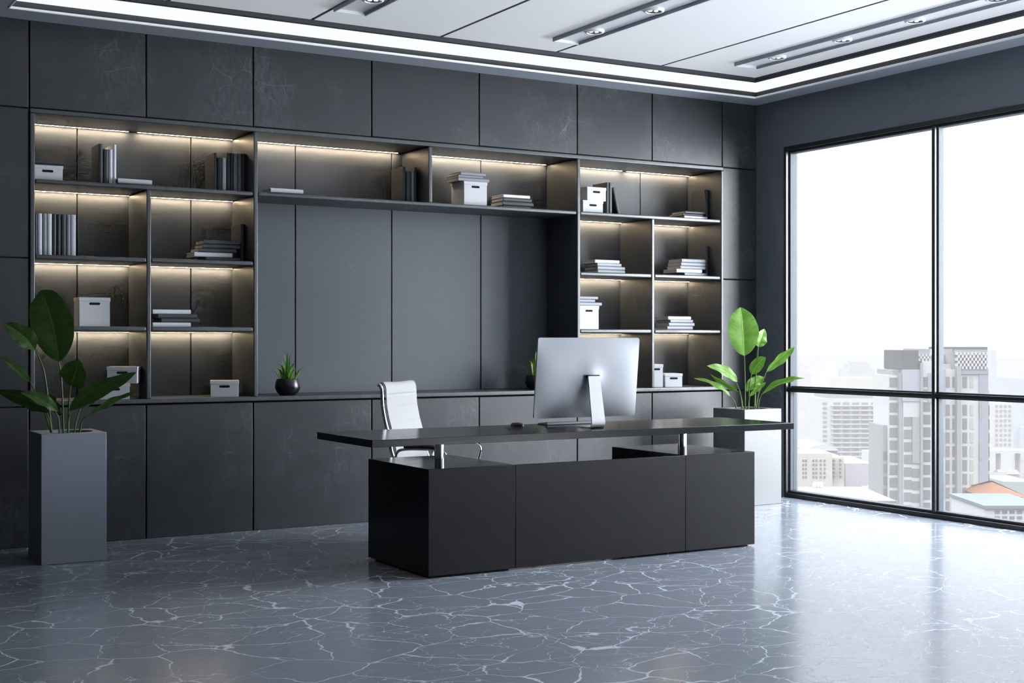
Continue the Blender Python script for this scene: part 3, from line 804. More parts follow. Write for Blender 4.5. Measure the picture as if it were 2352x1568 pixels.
STEMS_L = [
  [(-0.016, 0.009, 0.723), (-0.027, 0.016, 1.019), (-0.04, 0.024, 1.135)],
  [(-0.08, 0.001, 0.726), (-0.117, 0.011, 1.027), (-0.142, 0.026, 1.138), (-0.17, 0.043, 1.205)],
  [(-0.006, -0.055, 0.727), (-0.006, -0.078, 0.892), (0.0, -0.093, 0.997)],
  [(-0.013, -0.086, 0.729), (-0.013, -0.097, 0.8), (-0.004, -0.114, 0.853)],
  [(0.056, -0.033, 0.723), (0.075, -0.044, 0.789), (0.106, -0.063, 0.829)],
  [(-0.063, 0.084, 0.721), (-0.101, 0.13, 0.845), (-0.164, 0.19, 1.01)],
  [(-0.083, -0.032, 0.728), (-0.107, -0.041, 0.8), (-0.122, -0.044, 0.841)],
  [(-0.058, -0.082, 0.73), (-0.068, -0.099, 0.807), (-0.088, -0.11, 0.854)],
  [(-0.007, 0.051, 0.721), (-0.01, 0.064, 0.78), (-0.014, 0.078, 0.822)],
  [(0.042, 0.033, 0.72), (0.061, 0.034, 0.791), (0.086, 0.042, 0.863)],
]
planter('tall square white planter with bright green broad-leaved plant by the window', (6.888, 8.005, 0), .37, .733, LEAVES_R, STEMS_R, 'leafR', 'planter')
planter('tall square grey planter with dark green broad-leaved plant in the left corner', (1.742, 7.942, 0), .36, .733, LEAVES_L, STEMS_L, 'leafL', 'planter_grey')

def succulent(label, loc, rotz):
    t = thing('succulent_plant', label, 'plant', loc, rotz, 'small succulents on the counter')
    bm = BM(); lathe(bm, [(0, 0), (.052, 0), (.056, .002), (.074, .022), (.085, .046), (.0865, .060), (.083, .080), (.0745, .108), (.0735, .110), (.070, .108), (.074, .085), (.070, .075)], 40)
    obj('pot', bm, M['pot'], t)
    bm = BM(); lathe(bm, [(0, .094), (.04, .095), (.0725, .092)], 28); obj('soil', bm, M['soil'], t)
    rnd = random.Random(5)
    spec = []
    for k in range(7): spec.append((2*PI*k/7+.2, .047, .118+.02*rnd.random(), .085+.02*rnd.random(), .028))
    for k in range(6): spec.append((2*PI*k/6+.6, .030, .055+.03*rnd.random(), .115+.03*rnd.random(), .030))
    for k in range(3): spec.append((2*PI*k/3+.1, .010, .012+.02*rnd.random(), .155+.025*rnd.random(), .030))
    for az, r0, reach, up, w in spec:
        c, s = math.cos(az), math.sin(az)
        pts = [(r0*c, r0*s, .090), ((r0+.02*reach/.1)*c, (r0+.02*reach/.1)*s, .090+up*.48), ((r0+reach*.45)*c, (r0+reach*.45)*s, .090+up*.86), ((r0+reach)*c, (r0+reach)*s, .090+up*(1.0 if reach > .06 else 1.15))]
        P = [Vector(p) for p in pts]
        blade('leaf', P, w, 0, 16, 1.2, 'succ', t, 15, 3, nrm=Vector((-c*.9, -s*.9, .45)), wave=0)
        # widest low down, running out to a long thin tip
    return t
s0 = succulent('small green succulent in a round black pot standing alone on the left of the counter', (3.345, 8.605, .886), 0)
dup(s0, (5.335, 8.605, .886), 1.1, 'small green succulent in a black pot half hidden behind the monitor')

# ------------------------------------------------------------------ books
def cover_poly(t, d):
    """cross-section of a case: rounded spine at y=0, two boards reaching back to y=d"""
    b = .0028; out = []
    for k in range(9):
        a = PI*k/8; out.append((-t/2*math.cos(a), .007-.007*math.sin(a)))
    out += [(t/2, d), (t/2-b, d), (t/2-b, .010), (-t/2+b, .010), (-t/2+b, d), (-t/2, d)]
    return out
BOOKN = [0]
def book(label, kind, x0, x1, z0, z1, yf, col, group, lean=0):
    t = thing('book', label, 'book', ((x0+x1)/2, yf, z0), 0, group)
    if kind == 'V':
        th, hg = x1-x0, z1-z0; d = .195 if hg > .24 else .165
        bm = BM(); prism(bm, cover_poly(th, d), 0, hg, 'z'); c = obj('cover', bm, M['bk_'+col], t, .0007)
        bm = BM(); bx(bm, -th/2+.0029, th/2-.0029, .0101, d-.004, .003, hg-.003); obj('pages', bm, M['pages'], t)
    else:
        th, hg = z1-z0-.0004, x1-x0; d = .185
        poly = [(-0, 0)]
        pl = [(y, z+th/2) for z, y in cover_poly(th, d)]
        bm = BM(); prism(bm, pl, -hg/2, hg/2, 'x'); c = obj('cover', bm, M['bk_'+col], t, .0007)
        bm = BM(); bx(bm, -hg/2+.003, hg/2-.003, .0101, d-.004, .0029, th-.0029); obj('pages', bm, M['pages'], t)
    if lean: t.rotation_euler = (0, lean, 0)
    return t

SA, SB, SC = 2.24, 1.78, 1.344
G1 = 'books in the top left wide compartment'
TL = 'in the top left compartment'
B = [
 ('tall dark book upright %s, leftmost of four' % TL, 'V', 2.0889, 2.1143, SA, 2.5034, 'd'),
 ('short dark book upright %s, second of four' % TL, 'V', 2.1180, 2.1508, SA, 2.4706, 'd'),
 ('short pale book upright %s, third of four' % TL, 'V', 2.1515, 2.1762, SA, 2.4725, 'l'),
 ('tall pale book upright %s, rightmost of four' % TL, 'V', 2.1768, 2.1995, SA, 2.5054, 'l'),
 ('dark book lying flat under a pale book %s' % TL, 'H', 2.2056, 2.4290, SA, 2.2595, 'd'),
 ('pale book lying flat on a dark one %s' % TL, 'H', 2.2010, 2.4192, 2.2595, 2.2892, 'l'),
 ('tall dark book starting the right-hand upright row in the top left compartment', 'V', 2.8405, 2.8596, SA, 2.5009, 'd'),
 ('short dark book left of the short pale one, right-hand row, top left compartment', 'V', 2.8644, 2.8963, SA, 2.4687, 'd'),
 ('short pale book among dark ones, right-hand row of the top left compartment', 'V', 2.8979, 2.9243, SA, 2.4706, 'l'),
 ('tall dark book just right of the short pale book in the top left compartment', 'V', 2.9283, 2.9524, SA, 2.5060, 'd'),
 ('thin tall dark book second to the right of the short pale book, top left compartment', 'V', 2.9540, 2.9717, SA, 2.5058, 'd'),
 ('mid-grey tall book third from the right end of the top left compartment', 'V', 2.9741, 3.0023, SA, 2.5042, 'm'),
 ('mid-grey tall book second from the right end of the top left compartment', 'V', 3.0050, 3.0300, SA, 2.5066, 'm'),
 ('dark tall book against the side panel at the right end, top left compartment', 'V', 3.0315, 3.0575, SA, 2.5075, 'd'),
]
R2 = ['dark book at the left end of the row of nine upright books', 'pale book second from the left in the row of nine upright books',
      'light grey book third from the left in the row of nine upright books', 'pale book fourth from the left in the row of nine upright books',
      'dark book fifth from the left, in the middle of the row of nine upright books', 'blackish book sixth from the left in the row of nine upright books',
      'dark book seventh from the left in the row of nine upright books', 'grey book eighth from the left in the row of nine upright books',
      'pale book at the right end of the row of nine upright books']
for lab, (a, b, z, c) in zip(R2, [(1.6981, 1.7154, 2.0429, 'd'), (1.7175, 1.7432, 2.0443, 'l'), (1.7453, 1.7718, 2.0442, 'm'), (1.7739, 1.8019, 2.0450, 'l'), (1.8040, 1.8286, 2.0434, 'd'),
                                  (1.8307, 1.8554, 2.0425, 'k'), (1.8575, 1.8880, 2.0426, 'd'), (1.8901, 1.9142, 2.0439, 'm'), (1.9164, 1.9477, 2.0455, 'l')]):
    B.append((lab, 'V', a, b, SB, z, c))
S2 = 'of the flat stack beside one upright book, left section'
B += [
 ('dark bottom book %s' % S2, 'H', 2.7731, 3.0080, SB, 1.8068, 'd'),
 ('pale book second from the bottom %s' % S2, 'H', 2.6972, 2.9541, 1.8068, 1.8372, 'l'),
 ('dark book in the middle %s' % S2, 'H', 2.7261, 2.9839, 1.8372, 1.8650, 'd'),
 ('dark book second from the top %s' % S2, 'H', 2.7535, 3.0080, 1.8650, 1.8920, 'd'),
 ('dark top book %s' % S2, 'H', 2.7598, 3.0080, 1.8920, 1.9191, 'd'),
 ('tall dark upright book against the side panel behind a flat stack, left section', 'V', 3.0234, 3.0486, SB, 2.0362, 'd'),
]
S3 = 'of the stack right of the tall left storage box'
B += [
 ('pale bottom book %s' % S3, 'H', 2.4244, 2.6739, SC, 1.3738, 'l'),
 ('dark book second from the bottom %s' % S3, 'H', 2.4797, 2.7339, 1.3738, 1.4006, 'd'),
 ('dark book third from the bottom %s' % S3, 'H', 2.4592, 2.7144, 1.4006, 1.4283, 'd'),
 ('pale top book %s' % S3, 'H', 2.4244, 2.6739, 1.4283, 1.4572, 'l'),
]
B += [
 ('dark book under a pale one at the left end of the long middle shelf', 'H', 3.2576, 3.4685, SA, 2.2583, 'd'),
 ('pale book lying on a dark one at the left end of the long middle shelf', 'H', 3.2226, 3.4572, 2.2583, 2.2877, 'l'),
 ('tall dark book, leftmost of four upright books beside the middle divider', 'V', 4.2280, 4.2504, SA, 2.5011, 'd'),
 ('short thick dark book, second of four upright books beside the middle divider', 'V', 4.2549, 4.2953, SA, 2.4698, 'd'),
 ('short mid-grey book, third of four upright books beside the middle divider', 'V', 4.2964, 4.3178, SA, 2.4702, 'm'),
 ('tall dark book, rightmost of four upright books beside the middle divider', 'V', 4.3189, 4.3404, SA, 2.5031, 'd'),
]
S5 = 'of the flat stack on the long middle shelf'
B += [
 ('dark bottom book %s' % S5, 'H', 5.0385, 5.2881, SA, 2.2655, 'd'),
 ('dark widest book, second from the bottom %s' % S5, 'H', 5.0385, 5.3068, 2.2655, 2.2969, 'd'),
 ('dark book third from the bottom %s' % S5, 'H', 5.0446, 5.2906, 2.2969, 2.3245, 'd'),
 ('white top book %s' % S5, 'H', 5.0446, 5.2756, 2.3245, 2.3475, 'w'),
]
B += [
 ('tall dark upright book just behind the two small white boxes, left of its twin', 'V', 5.9968, 6.0188, SA, 2.4958, 'd'),
 ('tall dark upright book between its twin and the leaning book, top right compartment', 'V', 6.0213, 6.0510, SA, 2.4970, 'd'),
]
S6 = 'of the flat stack in the top right compartment'
B += [
 ('white bottom book %s' % S6, 'H', 6.7428, 6.9800, SA, 2.2702, 'w'),
 ('dark middle book %s' % S6, 'H', 6.7274, 6.9330, 2.2702, 2.2870, 'd'),
 ('dark top book %s' % S6, 'H', 6.7518, 6.9598, 2.2870, 2.3088, 'd'),
 ('tall dark book upright against the right side panel in the top right compartment', 'V', 6.9868, 7.0160, SA, 2.4954, 'd'),
]
S7 = 'of the stack of four, second row, right section'
B += [
 ('dark bottom book %s' % S7, 'H', 5.8944, 6.1524, SB, 1.8090, 'm'),
 ('dark book second from the bottom %s' % S7, 'H', 5.8927, 6.1524, 1.8090, 1.8358, 'm'),
 ('dark shorter book second from the top %s' % S7, 'H', 5.8902, 6.1182, 1.8358, 1.8613, 'm'),
 ('white top book %s' % S7, 'H', 5.8694, 6.0994, 1.8613, 1.8862, 'w'),
]
S8 = 'of the stack of five, second row, right section'
B += [
 ('grey bottom book %s' % S8, 'H', 6.7446, 6.9780, SB, 1.8079, 'm'),
 ('white book second from the bottom %s' % S8, 'H', 6.6633, 6.9238, 1.8079, 1.8365, 'w'),
 ('grey middle book %s' % S8, 'H', 6.7021, 6.9598, 1.8365, 1.8627, 'm'),
 ('grey book second from the top %s' % S8, 'H', 6.7084, 6.9616, 1.8627, 1.8902, 'm'),
 ('grey top book %s' % S8, 'H', 6.7156, 6.9616, 1.8902, 1.9199, 'm'),
 ('tall dark book upright behind the stack of five against the right side panel', 'V', 6.9887, 7.0185, SB, 2.0347, 'd'),
]
S9 = 'of the stack left of the big right plant leaf'
B += [
 ('grey bottom book %s' % S9, 'H', 6.5693, 6.8274, SC, 1.3731, 'm'),
 ('grey book second from the bottom %s' % S9, 'H', 6.5853, 6.8448, 1.3731, 1.4011, 'm'),
 ('grey book second from the top %s' % S9, 'H', 6.6005, 6.8292, 1.4011, 1.4262, 'm'),
 ('white top book %s' % S9, 'H', 6.5791, 6.8091, 1.4262, 1.4524, 'w'),
]
# books lying on the lids of storage boxes
MT = SA+.183; R3 = SC+.183; L1 = SA+.098
B += [
 ('dark lowest book of three on the tall white box, middle shelf', 'H', 4.6555, 4.9163, MT, MT+.027, 'm'),
 ('dark thin middle book of three on the tall white box, middle shelf', 'H', 4.6566, 4.8626, MT+.027, MT+.044, 'm'),
 ('dark topmost book of three on the tall white box, middle shelf', 'H', 4.6765, 4.8864, MT+.044, MT+.068, 'm'),
 ('grey lower book of three on the tall white box behind the monitor top', 'H', 5.7205, 5.9321, R3, R3+.0255, 'm'),
 ('grey short book between two others on the tall white box behind the monitor top', 'H', 5.7205, 5.8677, R3+.0255, R3+.048, 'm'),
 ('grey topmost book on the tall white box behind the monitor top', 'H', 5.7205, 5.8961, R3+.048, R3+.072, 'm'),
 ('dark lower book on the low grey box in the top left corner of the bookcase', 'H', 1.6745, 1.8636, L1, L1+.012, 'd'),
 ('dark upper book on the low grey box in the top left corner of the bookcase', 'H', 1.6745, 1.8690, L1+.012, L1+.034, 'd'),
]
for lab, kind, x0, x1, z0, z1, col in B:
    yf = 8.63 if kind == 'V' else 8.60
    if z0 in (MT, MT+.027, MT+.044): yf = 8.588
    book(lab, kind, x0, x1, z0, z1, yf, col, 'books standing upright on the shelves' if kind == 'V' else 'books lying flat in stacks')
bk = book('dark book leaning left against two upright books in the top right compartment', 'V', 6.1075, 6.1395, SA, 2.463, 8.64, 'k', 'books standing upright on the shelves', 0)
bk.rotation_euler = (0, -.235, 0); bk.location = (6.1265, 8.64, SA+.0040)

# ------------------------------------------------------------------ storage boxes
def storage_box(label, x, y, z, w, d, h, rotz, mat='box'):
    t = thing('storage_box', label, 'box', (x, y, z), rotz, 'lidded cardboard storage boxes')
    lid = min(.030, h*.26)
    bm = BM(); bx(bm, -w/2+.003, w/2-.003, .003, d-.003, 0, h-.004); obj('box_body', bm, M[mat], t, .0015)
    bm = BM(); bx(bm, -w/2, w/2, 0, d, h-lid*.8, h); obj('lid', bm, M[mat], t, .0018)
    bm = BM(); hw, r = .034, .0078; zc = h-lid*.8-.0155
    pl = [(hw-r+r*math.cos(a), zc+r*math.sin(a)) for a in [(-PI/2+PI*k/8) for k in range(9)]] + [(-hw+r+r*math.cos(a), zc+r*math.sin(a)) for a in [(PI/2+PI*k/8) for k in range(9)]]
    prism(bm, pl, .0024, .006, 'y'); o = obj('handle_hole', bm, M['hole'], t)
    return t
storage_box('low grey storage box in the top left corner of the bookcase, under two dark books', 1.7645, 8.57, SA, .186, .20, .098, 0)
storage_box('tall grey storage box right of the big left plant leaf', 2.0518, 8.58, SC, .195, .15, .183, 0)
storage_box('lower grey storage box of two stacked behind the left plant', 2.1545, 8.505, .886, .190, .215, .100, -.24)
storage_box('upper grey storage box of two stacked behind the left plant', 2.2010, 8.500, .986, .190, .215, .105, -.40)
storage_box('low grey storage box alone on the counter left of the small succulent', 2.8750, 8.525, .886, .186, .225, .106, -.33)
storage_box('tall white storage box with three dark books on the long middle shelf', 4.7958, 8.58, SA, .198, .205, .183, 0)
storage_box('lower small white storage box of two stacked in the top right compartment', 5.8295, 8.57, SA, .192, .18, .0985, 0)
storage_box('upper small white storage box of two stacked in the top right compartment', 5.8630, 8.57, SA+.0985, .180, .18, .105, 0)
storage_box('tall white storage box with three grey books above the monitor, right section', 5.8130, 8.60, SC, .186, .16, .183, 0)
storage_box('tall narrow white storage box on the counter right of the monitor', 6.4275, 8.560, .886, .120, .20, .183, -.30)
storage_box('low white storage box on the counter right of the tall narrow box', 6.5800, 8.530, .886, .150, .20, .108, -.30)

# ------------------------------------------------------------------ the city outside (30-odd floors up, hazy white day)
FW = Vector((math.sin(AZ), math.cos(AZ), 0)); RT = Vector((math.cos(AZ), -math.sin(AZ), 0))
FPX = 3075.6
GZ = -48.0
CM = {k: city('city_'+k, c) for k, c in dict(white=(.80, .80, .81), grey=(.50, .50, .515), blue=(.50, .51, .58), dark=(.20, .205, .215), glass=(.30, .33, .335),
      lilac=(.60, .585, .66), cream=(.82, .77, .70), pane=(.36, .375, .38), mint=(.60, .66, .62), orange=(.42, .22, .13), sky=(.64, .74, .86), roof=(.34, .35, .35), tree=(.20, .235, .14), soil=(.27, .275, .275), flat=(.37, .36, .335), bluer=(.30, .345, .40)).items()}
class Site:
    """a spot at a given distance: bearings and elevations become metres across, out and up"""
    def __init__(s, label, name, cat, px, d, group=None, yaw=0.0, kind=None):
        s.d = d; s.px = px; o = FW*d + RT*((px-1176)/FPX*d)
        s.root = thing(name, label, cat, (o.x, o.y, GZ), -AZ+yaw, group)
    def X(s, px): return (px-s.px)/FPX*s.d
    def Z(s, py): return 1.25+(784-py)/FPX*s.d-GZ
    def box(s, name, px0, px1, py0, py1, mat, y0=0.0, y1=12.0, parent=None):
        bm = BM(); z0 = 0 if py1 is None else s.Z(py1)
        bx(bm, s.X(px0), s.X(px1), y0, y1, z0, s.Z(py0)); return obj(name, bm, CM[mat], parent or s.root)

# main tower: curved left wing, middle pier, right facade, screen crown
T = Site('pale grey and white high-rise with a chequered crown, nearest building outside the window', 'apartment_tower', 'building', 2150, 280)
def T_(x): return 2000+x/3.409
def TY(y): return 760+y/3.409
T.box('wall', T_(515), T_(846), TY(300), None, 'white', 0, 16)
T.box('wall', T_(846), T_(917), TY(330), None, 'blue', -.3, 15)
T.box('wall', T_(690), T_(917), TY(298), TY(336), 'blue', -.45, 15)
T.box('wall', T_(515), T_(582), TY(300), None, 'blue', -.35, 14)
T.box('pier', T_(660), T_(692), TY(275), None, 'grey', -1.3, 4)
T.box('roof_house', T_(520), T_(700), TY(262), TY(300), 'white', 2, 12)
T.box('wall', T_(918), T_(948), TY(470), None, 'white', 1.5, 14)
T.box('wall', T_(392), T_(515), TY(235), None, 'white', -.8, 14)
T.box('wall', T_(372), T_(392), TY(250), None, 'grey', -1.6, 6)
T.box('wall', T_(436), T_(512), TY(330), TY(560), 'blue', -1.0, 3)
T.box('crown_louvre', T_(228), T_(362), TY(150), TY(300), 'dark', -1, 12)
T.box('crown_screen', T_(362), T_(462), TY(138), TY(236), 'grey', -.5, 10)
T.box('crown_screen', T_(655), T_(917), TY(128), TY(300), 'grey', .2, 12)
T.box('crown_beam', T_(462), T_(917), TY(124), TY(140), 'dark', .1, .9)
T.box('roof_house', T_(528), T_(652), TY(190), TY(262), 'blue', 6, 12)
# chequer tiles of the crown are one pattern on each screen
for (x0, x1, y0, y1, nx, ny) in ((366, 460, 178, 235, 7, 3), (660, 912, 165, 298, 17, 6)):
    bm = BM()
    for i in range(nx):
        for j in range(ny):
            if (i+j) % 2: continue
            a = x0+(x1-x0)*i/nx; b = x0+(x1-x0)*(i+1)/nx; c = y0+(y1-y0)*j/ny; d_ = y0+(y1-y0)*(j+1)/ny
            bx(bm, T.X(T_(a)), T.X(T_(b)), -.75, -.55 if x0 < 500 else .3, T.Z(TY(d_)), T.Z(TY(c)))
    obj('crown_tiles', bm, CM['white'], T.root)['kind'] = 'stuff'
# left wing, turned in two facets
T.box('wall', T_(140), T_(214), TY(345), None, 'white', 0, 12)
T.box('wall', T_(172), T_(236), TY(306), TY(345), 'grey', .2, 12)
T.box('wall', T_(212), T_(246), TY(330), None, 'grey', -.9, 12)
T.box('wall', T_(236), T_(372), TY(300), TY(548), 'lilac', -1.2, 12)
T.box('wall', T_(244), T_(372), TY(548), None, 'white', -1.0, 12)
T.box('wall', T_(312), T_(370), TY(670), TY(1030), 'grey', -1.35, 2)
T.box('wall', T_(104), T_(142), TY(740), None, 'grey', 1.0, 12)
FL = 108.0
for r in range(11):
    yb = 357+FL*r+(0 if r < 1 else 0)
    if r == 1: continue
    y0, y1 = (357, 442) if r == 0 else (577+FL*(r-2), 660+FL*(r-2))
    for a, b in ((584, 617), (637, 657), (720, 753), (777, 803)):
        T.box('window', T_(a), T_(b), TY(y0), TY(y1), 'pane' if a != 777 else 'mint', -.12, 1)
    if 577+FL*(r-2) > 480 and r >= 2:
        T.box('window', T_(924), T_(947), TY(y0+8), TY(y1+6), 'glass', 1.2, 3)
        for k, (a, b, m) in enumerate(((545, 578, 'sky'), (846, 862, 'grey'))):
            if (r+k) % 3 == 0: T.box('facade_panel', T_(a), T_(b), TY(y0-14), TY(y1+24), m, -.42, 1)
for r in range(12):
    y0 = 365+98*r
    sag = 0
    for a, b, lo in ((148, 206, 0), (392, 456, -6)):
        if r == 0: pass
        T.box('window', T_(a), T_(b), TY(y0+lo+(100 if False else 0)), TY(y0+lo+72), 'glass' if a != 148 else 'pane', -.95 if a > 300 else -.12, 1)
    if r >= 3: T.box('window', T_(250), T_(308), TY(y0+12), TY(y0+80), 'pane', -1.15, 1)
    if r >= 7: T.box('window', T_(312), T_(368), TY(y0+22), TY(y0+88), 'pane', -1.15, 1)
    if r >= 6: T.box('window', T_(110), T_(138), TY(y0-8), TY(y0+60), 'glass', .9, 2)
# long white slab block
S = Site('long white slab apartment block with rows of small windows, left of the high-rise', 'apartment_block', 'building', 1965, 430)
S.box('wall', 1886, 2046, 915, None, 'white', 0, 20)
S.box('wall', 1902, 2046, 902, 915, 'grey', 1, 20)
for r in range(12):
    y0 = 924+10.6*r
    S.box('balcony_band', 1908, 2046, y0+6.4, y0+8.0, 'white', -1.2, .5)
    for c in range(7):
        a = 1890+c*21.5+(3 if c else 0); S.box('window', a, a+(9 if c == 0 else 15), y0, y0+5.2, 'pane', -.15, 1)
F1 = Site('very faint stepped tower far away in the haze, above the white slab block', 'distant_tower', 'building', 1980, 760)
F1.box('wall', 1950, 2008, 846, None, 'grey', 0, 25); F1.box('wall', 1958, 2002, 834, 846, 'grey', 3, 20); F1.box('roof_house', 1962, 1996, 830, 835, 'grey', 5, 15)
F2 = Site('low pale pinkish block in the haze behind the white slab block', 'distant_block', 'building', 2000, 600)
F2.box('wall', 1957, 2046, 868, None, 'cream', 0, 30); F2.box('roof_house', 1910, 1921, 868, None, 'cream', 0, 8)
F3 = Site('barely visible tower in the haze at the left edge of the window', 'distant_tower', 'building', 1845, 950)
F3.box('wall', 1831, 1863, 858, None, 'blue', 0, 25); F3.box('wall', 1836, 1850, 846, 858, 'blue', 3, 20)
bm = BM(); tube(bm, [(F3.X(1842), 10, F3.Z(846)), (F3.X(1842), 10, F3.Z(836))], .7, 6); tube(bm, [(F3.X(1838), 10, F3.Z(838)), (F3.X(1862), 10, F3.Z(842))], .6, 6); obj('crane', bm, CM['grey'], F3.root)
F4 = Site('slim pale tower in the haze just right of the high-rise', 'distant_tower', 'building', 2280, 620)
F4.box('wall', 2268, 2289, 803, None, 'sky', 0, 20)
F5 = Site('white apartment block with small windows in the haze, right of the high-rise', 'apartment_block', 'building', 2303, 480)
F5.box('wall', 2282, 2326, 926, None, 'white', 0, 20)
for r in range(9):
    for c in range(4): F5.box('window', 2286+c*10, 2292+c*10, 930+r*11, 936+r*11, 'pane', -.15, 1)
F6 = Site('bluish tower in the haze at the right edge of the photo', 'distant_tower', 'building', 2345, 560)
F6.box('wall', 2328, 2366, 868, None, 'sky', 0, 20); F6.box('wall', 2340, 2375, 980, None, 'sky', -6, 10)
# cream hotel with paired windows, vaulted hall, low houses, roofs
H1 = Site('cream low-rise block with paired square windows at the lower left of the window', 'apartment_block', 'building', 1885, 330)
H1.box('wall', 1815, 1912, 1041, None, 'cream', 0, 14); H1.box('wall', 1912, 1941, 1051, None, 'cream', 1, 14)
for r in range(5):
    for a, b in ((1843, 1846.5), (1849, 1853), (1866, 1870), (1873, 1877), (1883, 1887), (1892, 1896), (1914.5, 1918.5), (1930, 1933)):
        H1.box('window', a, b, 1055+r*9.4, 1060+r*9.4, 'glass', -.15, 1.2)
V = Site('pale hall with a curved vaulted roof behind the cream block', 'vaulted_hall', 'building', 1886, 364)
V.box('wall', 1850, 1924, 1034, None, 'blue', 0, 20)
bm = BM(); prism(bm, [(V.X(1850)+(V.X(1924)-V.X(1850))*k/12, V.Z(1034)+1.5*math.sin(PI*k/12)+.2) for k in range(13)] + [(V.X(1924), V.Z(1034)), (V.X(1850), V.Z(1034))], -1, 20, 'y'); obj('vaulted_roof', bm, CM['white'], V.root)
Wb = Site('white stepped block in the haze between the slab block and the high-rise', 'apartment_block', 'building', 2018, 385)
Wb.box('wall', 2004, 2040, 1040, None, 'white', 0, 12)
for r in range(5):
    for c in range(3): Wb.box('window', 2008+c*11, 2015+c*11, 1046+r*11, 1051+r*11, 'pane', -.15, 1)
Lb = Site('wide low lilac shed in the middle distance below the white slab block', 'warehouse', 'building', 1975, 372)
Lb.box('wall', 1942, 2006, 1064, None, 'lilac', 0, 25)
N1 = Site('broad cream flat roof just below the window at the left', 'flat_roofed_building', 'building', 1930, 222)
N1.box('wall', 1800, 2060, 1150, None, 'flat', 0, 22)
for k in range(3):
    bm = BM(); lathe(bm, [(0, 0), (.42, 0), (.42, .8), (.25, 1.0), (0, 1.05)], 14); o = obj('water_tank', bm, CM['white'], N1.root); o.location = (N1.X(1936+k*7.5), 20.5, N1.Z(1150))
N2 = Site('pale blue low roof at the bottom of the window left of the high-rise', 'low_building', 'building', 1960, 196)
N2.box('wall', 1780, 2040, 1186, None, 'bluer', 0, 14)
O1 = Site('house with an orange hipped roof at the lower right of the window', 'house', 'building', 2310, 268)
O1.box('wall', 2270, 2352, 1139, None, 'mint', .6, 14)
bm = BM(); a, b, z0, z1 = O1.X(2262), O1.X(2362), O1.Z(1141), O1.Z(1112)
vs = [bm.verts.new(p) for p in ((a, 0, z0), (b, 0, z0), (b, 15, z0), (a, 15, z0), (a+4, 7, z1), (b-5.4, 7, z1))]
for f in ((0, 1, 5, 4), (1, 2, 5), (2, 3, 4, 5), (3, 0, 4), (3, 2, 1, 0)): bm.faces.new([vs[i] for i in f])
bmesh.ops.recalc_face_normals(bm, faces=bm.faces[:]); obj('hipped_roof', bm, CM['orange'], O1.root)
G1_ = Site('pale green block behind the orange roof at the right edge', 'low_building', 'building', 2330, 300)
G1_.box('wall', 2306, 2372, 1106, None, 'mint', 0, 14)
O2 = Site('white building with a blue roof at the bottom right of the window', 'low_building', 'building', 2320, 236)
O2.box('wall', 2262, 2400, 1166, None, 'white', 0, 18); O2.box('roof', 2258, 2404, 1160, 1167, 'bluer', -.6, 18.6)
for r in range(3):
    for c in range(7): O2.box('window', 2285+c*17, 2296+c*17, 1172+r*13, 1179+r*13, 'glass', -.12, 1)
Br = Site('pale elevated road in the haze right of the high-rise', 'elevated_road', 'road', 2330, 420)
Br.box('deck', 2255, 2420, 1034, 1041, 'white', 0, 8)
Br.box('pillar', 2300, 2304, 1041, None, 'grey', 2, 5); Br.box('pillar', 2345, 2349, 1041, None, 'grey', 2, 5)

# low houses and tree clumps between the bigger buildings
rnd = random.Random(11)
HOUSE = 'small pale low-rise house in the haze between the larger buildings'
def site_rect(px0, px1, d, y0, y1): return ((px0-1176)/FPX*d, (px1-1176)/FPX*d, d+y0, d+y1)
TAKEN = [site_rect(2020, 2290, 280, -4, 20), site_rect(1880, 2050, 430, -3, 22), site_rect(1805, 1945, 330, -3, 18), site_rect(1845, 1930, 364, -3, 22), site_rect(2000, 2045, 385, -2, 15),
         site_rect(1938, 2010, 372, -2, 28), site_rect(1790, 2070, 222, -2, 25), site_rect(2255, 2375, 268, -2, 18), site_rect(2300, 2380, 300, -2, 17), site_rect(2250, 2410, 236, -2, 20),
         site_rect(2278, 2330, 480, -2, 22), site_rect(2250, 2425, 420, -2, 10)]
def free_spot(px0, px1, d0, d1, w, dp):
    for _ in range(400):
        d = rnd.uniform(d0, d1); x = (rnd.uniform(px0, px1)-1176)/FPX*d
        if all(x+w < t[0] or x-w > t[1] or d+dp < t[2] or d-dp > t[3] for t in TAKEN):
            TAKEN.append((x-w, x+w, d-dp, d+dp)); return FW*d + RT*x
    return None
for k in range(30):
    w, dp, hh = rnd.uniform(4.5, 8), rnd.uniform(4.5, 8), rnd.uniform(4, 10)
    o = free_spot(1805, 2045, 250, 425, w*.62+.8, dp*.62+.8) if k < 17 else free_spot(2262, 2420, 286, 425, w*.62+.8, dp*.62+.8)
    if o is None: continue
    t = thing('low_house', HOUSE, 'building', (o.x, o.y, GZ), -AZ+rnd.uniform(-.25, .25), 'low houses far below')
    bm = BM(); bx(bm, -w/2, w/2, -dp/2, dp/2, 0, hh); obj('wall', bm, CM[rnd.choice(['white', 'grey', 'cream', 'grey', 'blue'])], t)
    bm = BM(); prism(bm, [(-dp/2-.5, hh), (dp/2+.5, hh), (0, hh+rnd.uniform(.8, 2))], -w/2-.4, w/2+.4, 'x'); obj('roof', bm, CM[rnd.choice(['roof', 'flat', 'bluer', 'roof'])], t)
TREE = 'hazy green tree between the low houses below the window'
tm = []
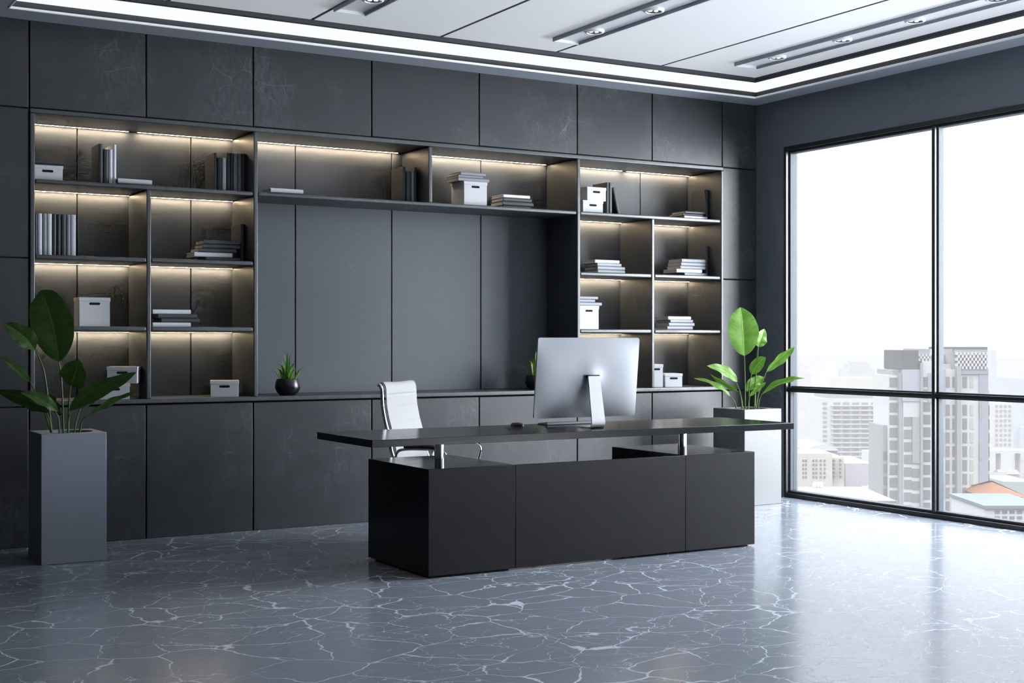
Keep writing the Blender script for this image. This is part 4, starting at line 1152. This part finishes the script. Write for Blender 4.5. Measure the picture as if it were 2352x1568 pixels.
for q in range(3):
    bm = BM()
    bmesh.ops.create_icosphere(bm, subdivisions=3, radius=1)
    rr = random.Random(q)
    ph = [rr.uniform(0, 6) for _ in range(6)]
    for v in bm.verts:
        c = v.co; n = .16*math.sin(5*c.x+ph[0])*math.sin(4*c.y+ph[1])+.12*math.sin(9*c.z+ph[2])*math.sin(8*c.x+ph[3])+.08*math.sin(17*c.y+ph[4])*math.sin(15*c.z+ph[5])
        v.co = c*(1+n)
    tm.append(bm)
meshes = []
for bm in tm:
    me = bpy.data.meshes.new('crown'); bm.to_mesh(me); bm.free(); me.materials.append(CM['tree']); meshes.append(me)
for k in range(30):
    s = rnd.uniform(2.0, 3.8)
    o = free_spot(1805, 2035, 246, 330, s*1.1, s*1.1) if k < 20 else free_spot(2262, 2400, 286, 345, s*1.1, s*1.1)
    if o is None: continue
    t = thing('tree', TREE, 'tree', (o.x, o.y, GZ), rnd.uniform(0, 6), 'trees far below')
    c = bpy.data.objects.new('crown', meshes[k % 3]); C.objects.link(c); c.parent = t; c.location = (0, 0, s*1.3); c.scale = (s, s, s*.9)
    bm = BM(); tube(bm, [(0, 0, 0), (0, 0, s*.8)], [.35, .25], 6); obj('trunk', bm, CM['dark'], t)
bm = BM()
o = FW*1500; bx(bm, o.x-2600, o.x+2600, o.y-2600, o.y+2600, GZ-1, GZ-.02)
struct('ground', bm, CM['soil'])

# ------------------------------------------------------------------ sky, camera, view
w = bpy.data.worlds.new('overcast_sky'); bpy.context.scene.world = w; w.use_nodes = True
bg = w.node_tree.nodes['Background']; bg.inputs['Color'].default_value = (.95, .974, 1.0, 1); 
wn, wl = w.node_tree.nodes, w.node_tree.links
tcw = wn.new('ShaderNodeTexCoord'); sxw = wn.new('ShaderNodeSeparateXYZ'); wl.new(tcw.outputs['Generated'], sxw.inputs[0])
mrw = wn.new('ShaderNodeMapRange'); mrw.inputs['From Min'].default_value = .22; mrw.inputs['From Max'].default_value = .62   # overcast: brighter overhead than at the horizon
mrw.inputs['To Min'].default_value = WORLD_L; mrw.inputs['To Max'].default_value = SKY_TOP
wl.new(sxw.outputs['Z'], mrw.inputs['Value']); wl.new(mrw.outputs['Result'], bg.inputs['Strength'])

def lamp(name, loc, rot, sx, sy, power, col=(1, 1, 1)):
    l = bpy.data.lights.new(name, 'AREA'); l.shape = 'RECTANGLE'; l.size = sx; l.size_y = sy; l.energy = power; l.color = col
    o = bpy.data.objects.new(name, l); C.objects.link(o); o.location = loc; o.rotation_euler = rot
    return o
# two added unseen fill lamps: ceiling uplight near the floor, side fill outside the window
lamp('added_ceiling_fill', (6.5, .6, .25), (PI, 0, 0), 1.3, 5.0, 310, (.96, .98, 1.0))
lamp('added_window_fill', (10.8, 4.7, 2.5), (PI/2, 0, math.radians(62)), 4.0, 4.6, 1600, (.96, .98, 1.0))

cam = bpy.data.cameras.new('camera'); co = bpy.data.objects.new('camera', cam); C.objects.link(co)
cam.sensor_fit = 'HORIZONTAL'; cam.sensor_width = 36; cam.lens = 3075.6/2352*36; cam.clip_end = 6000; cam.clip_start = .05
co.location = (0, 0, 1.25); co.rotation_euler = (PI/2, 0, -AZ)
sc_ = bpy.context.scene; sc_.camera = co
sc_.view_settings.view_transform = 'Standard'; sc_.view_settings.look = 'None'
sc_.view_settings.exposure = 0; sc_.view_settings.gamma = .90

cy = sc_.cycles
cy.max_bounces = 7; cy.diffuse_bounces = 4; cy.glossy_bounces = 3; cy.transparent_max_bounces = 8; cy.transmission_bounces = 2
cy.use_adaptive_sampling = True; cy.adaptive_threshold = .08; cy.adaptive_min_samples = 12
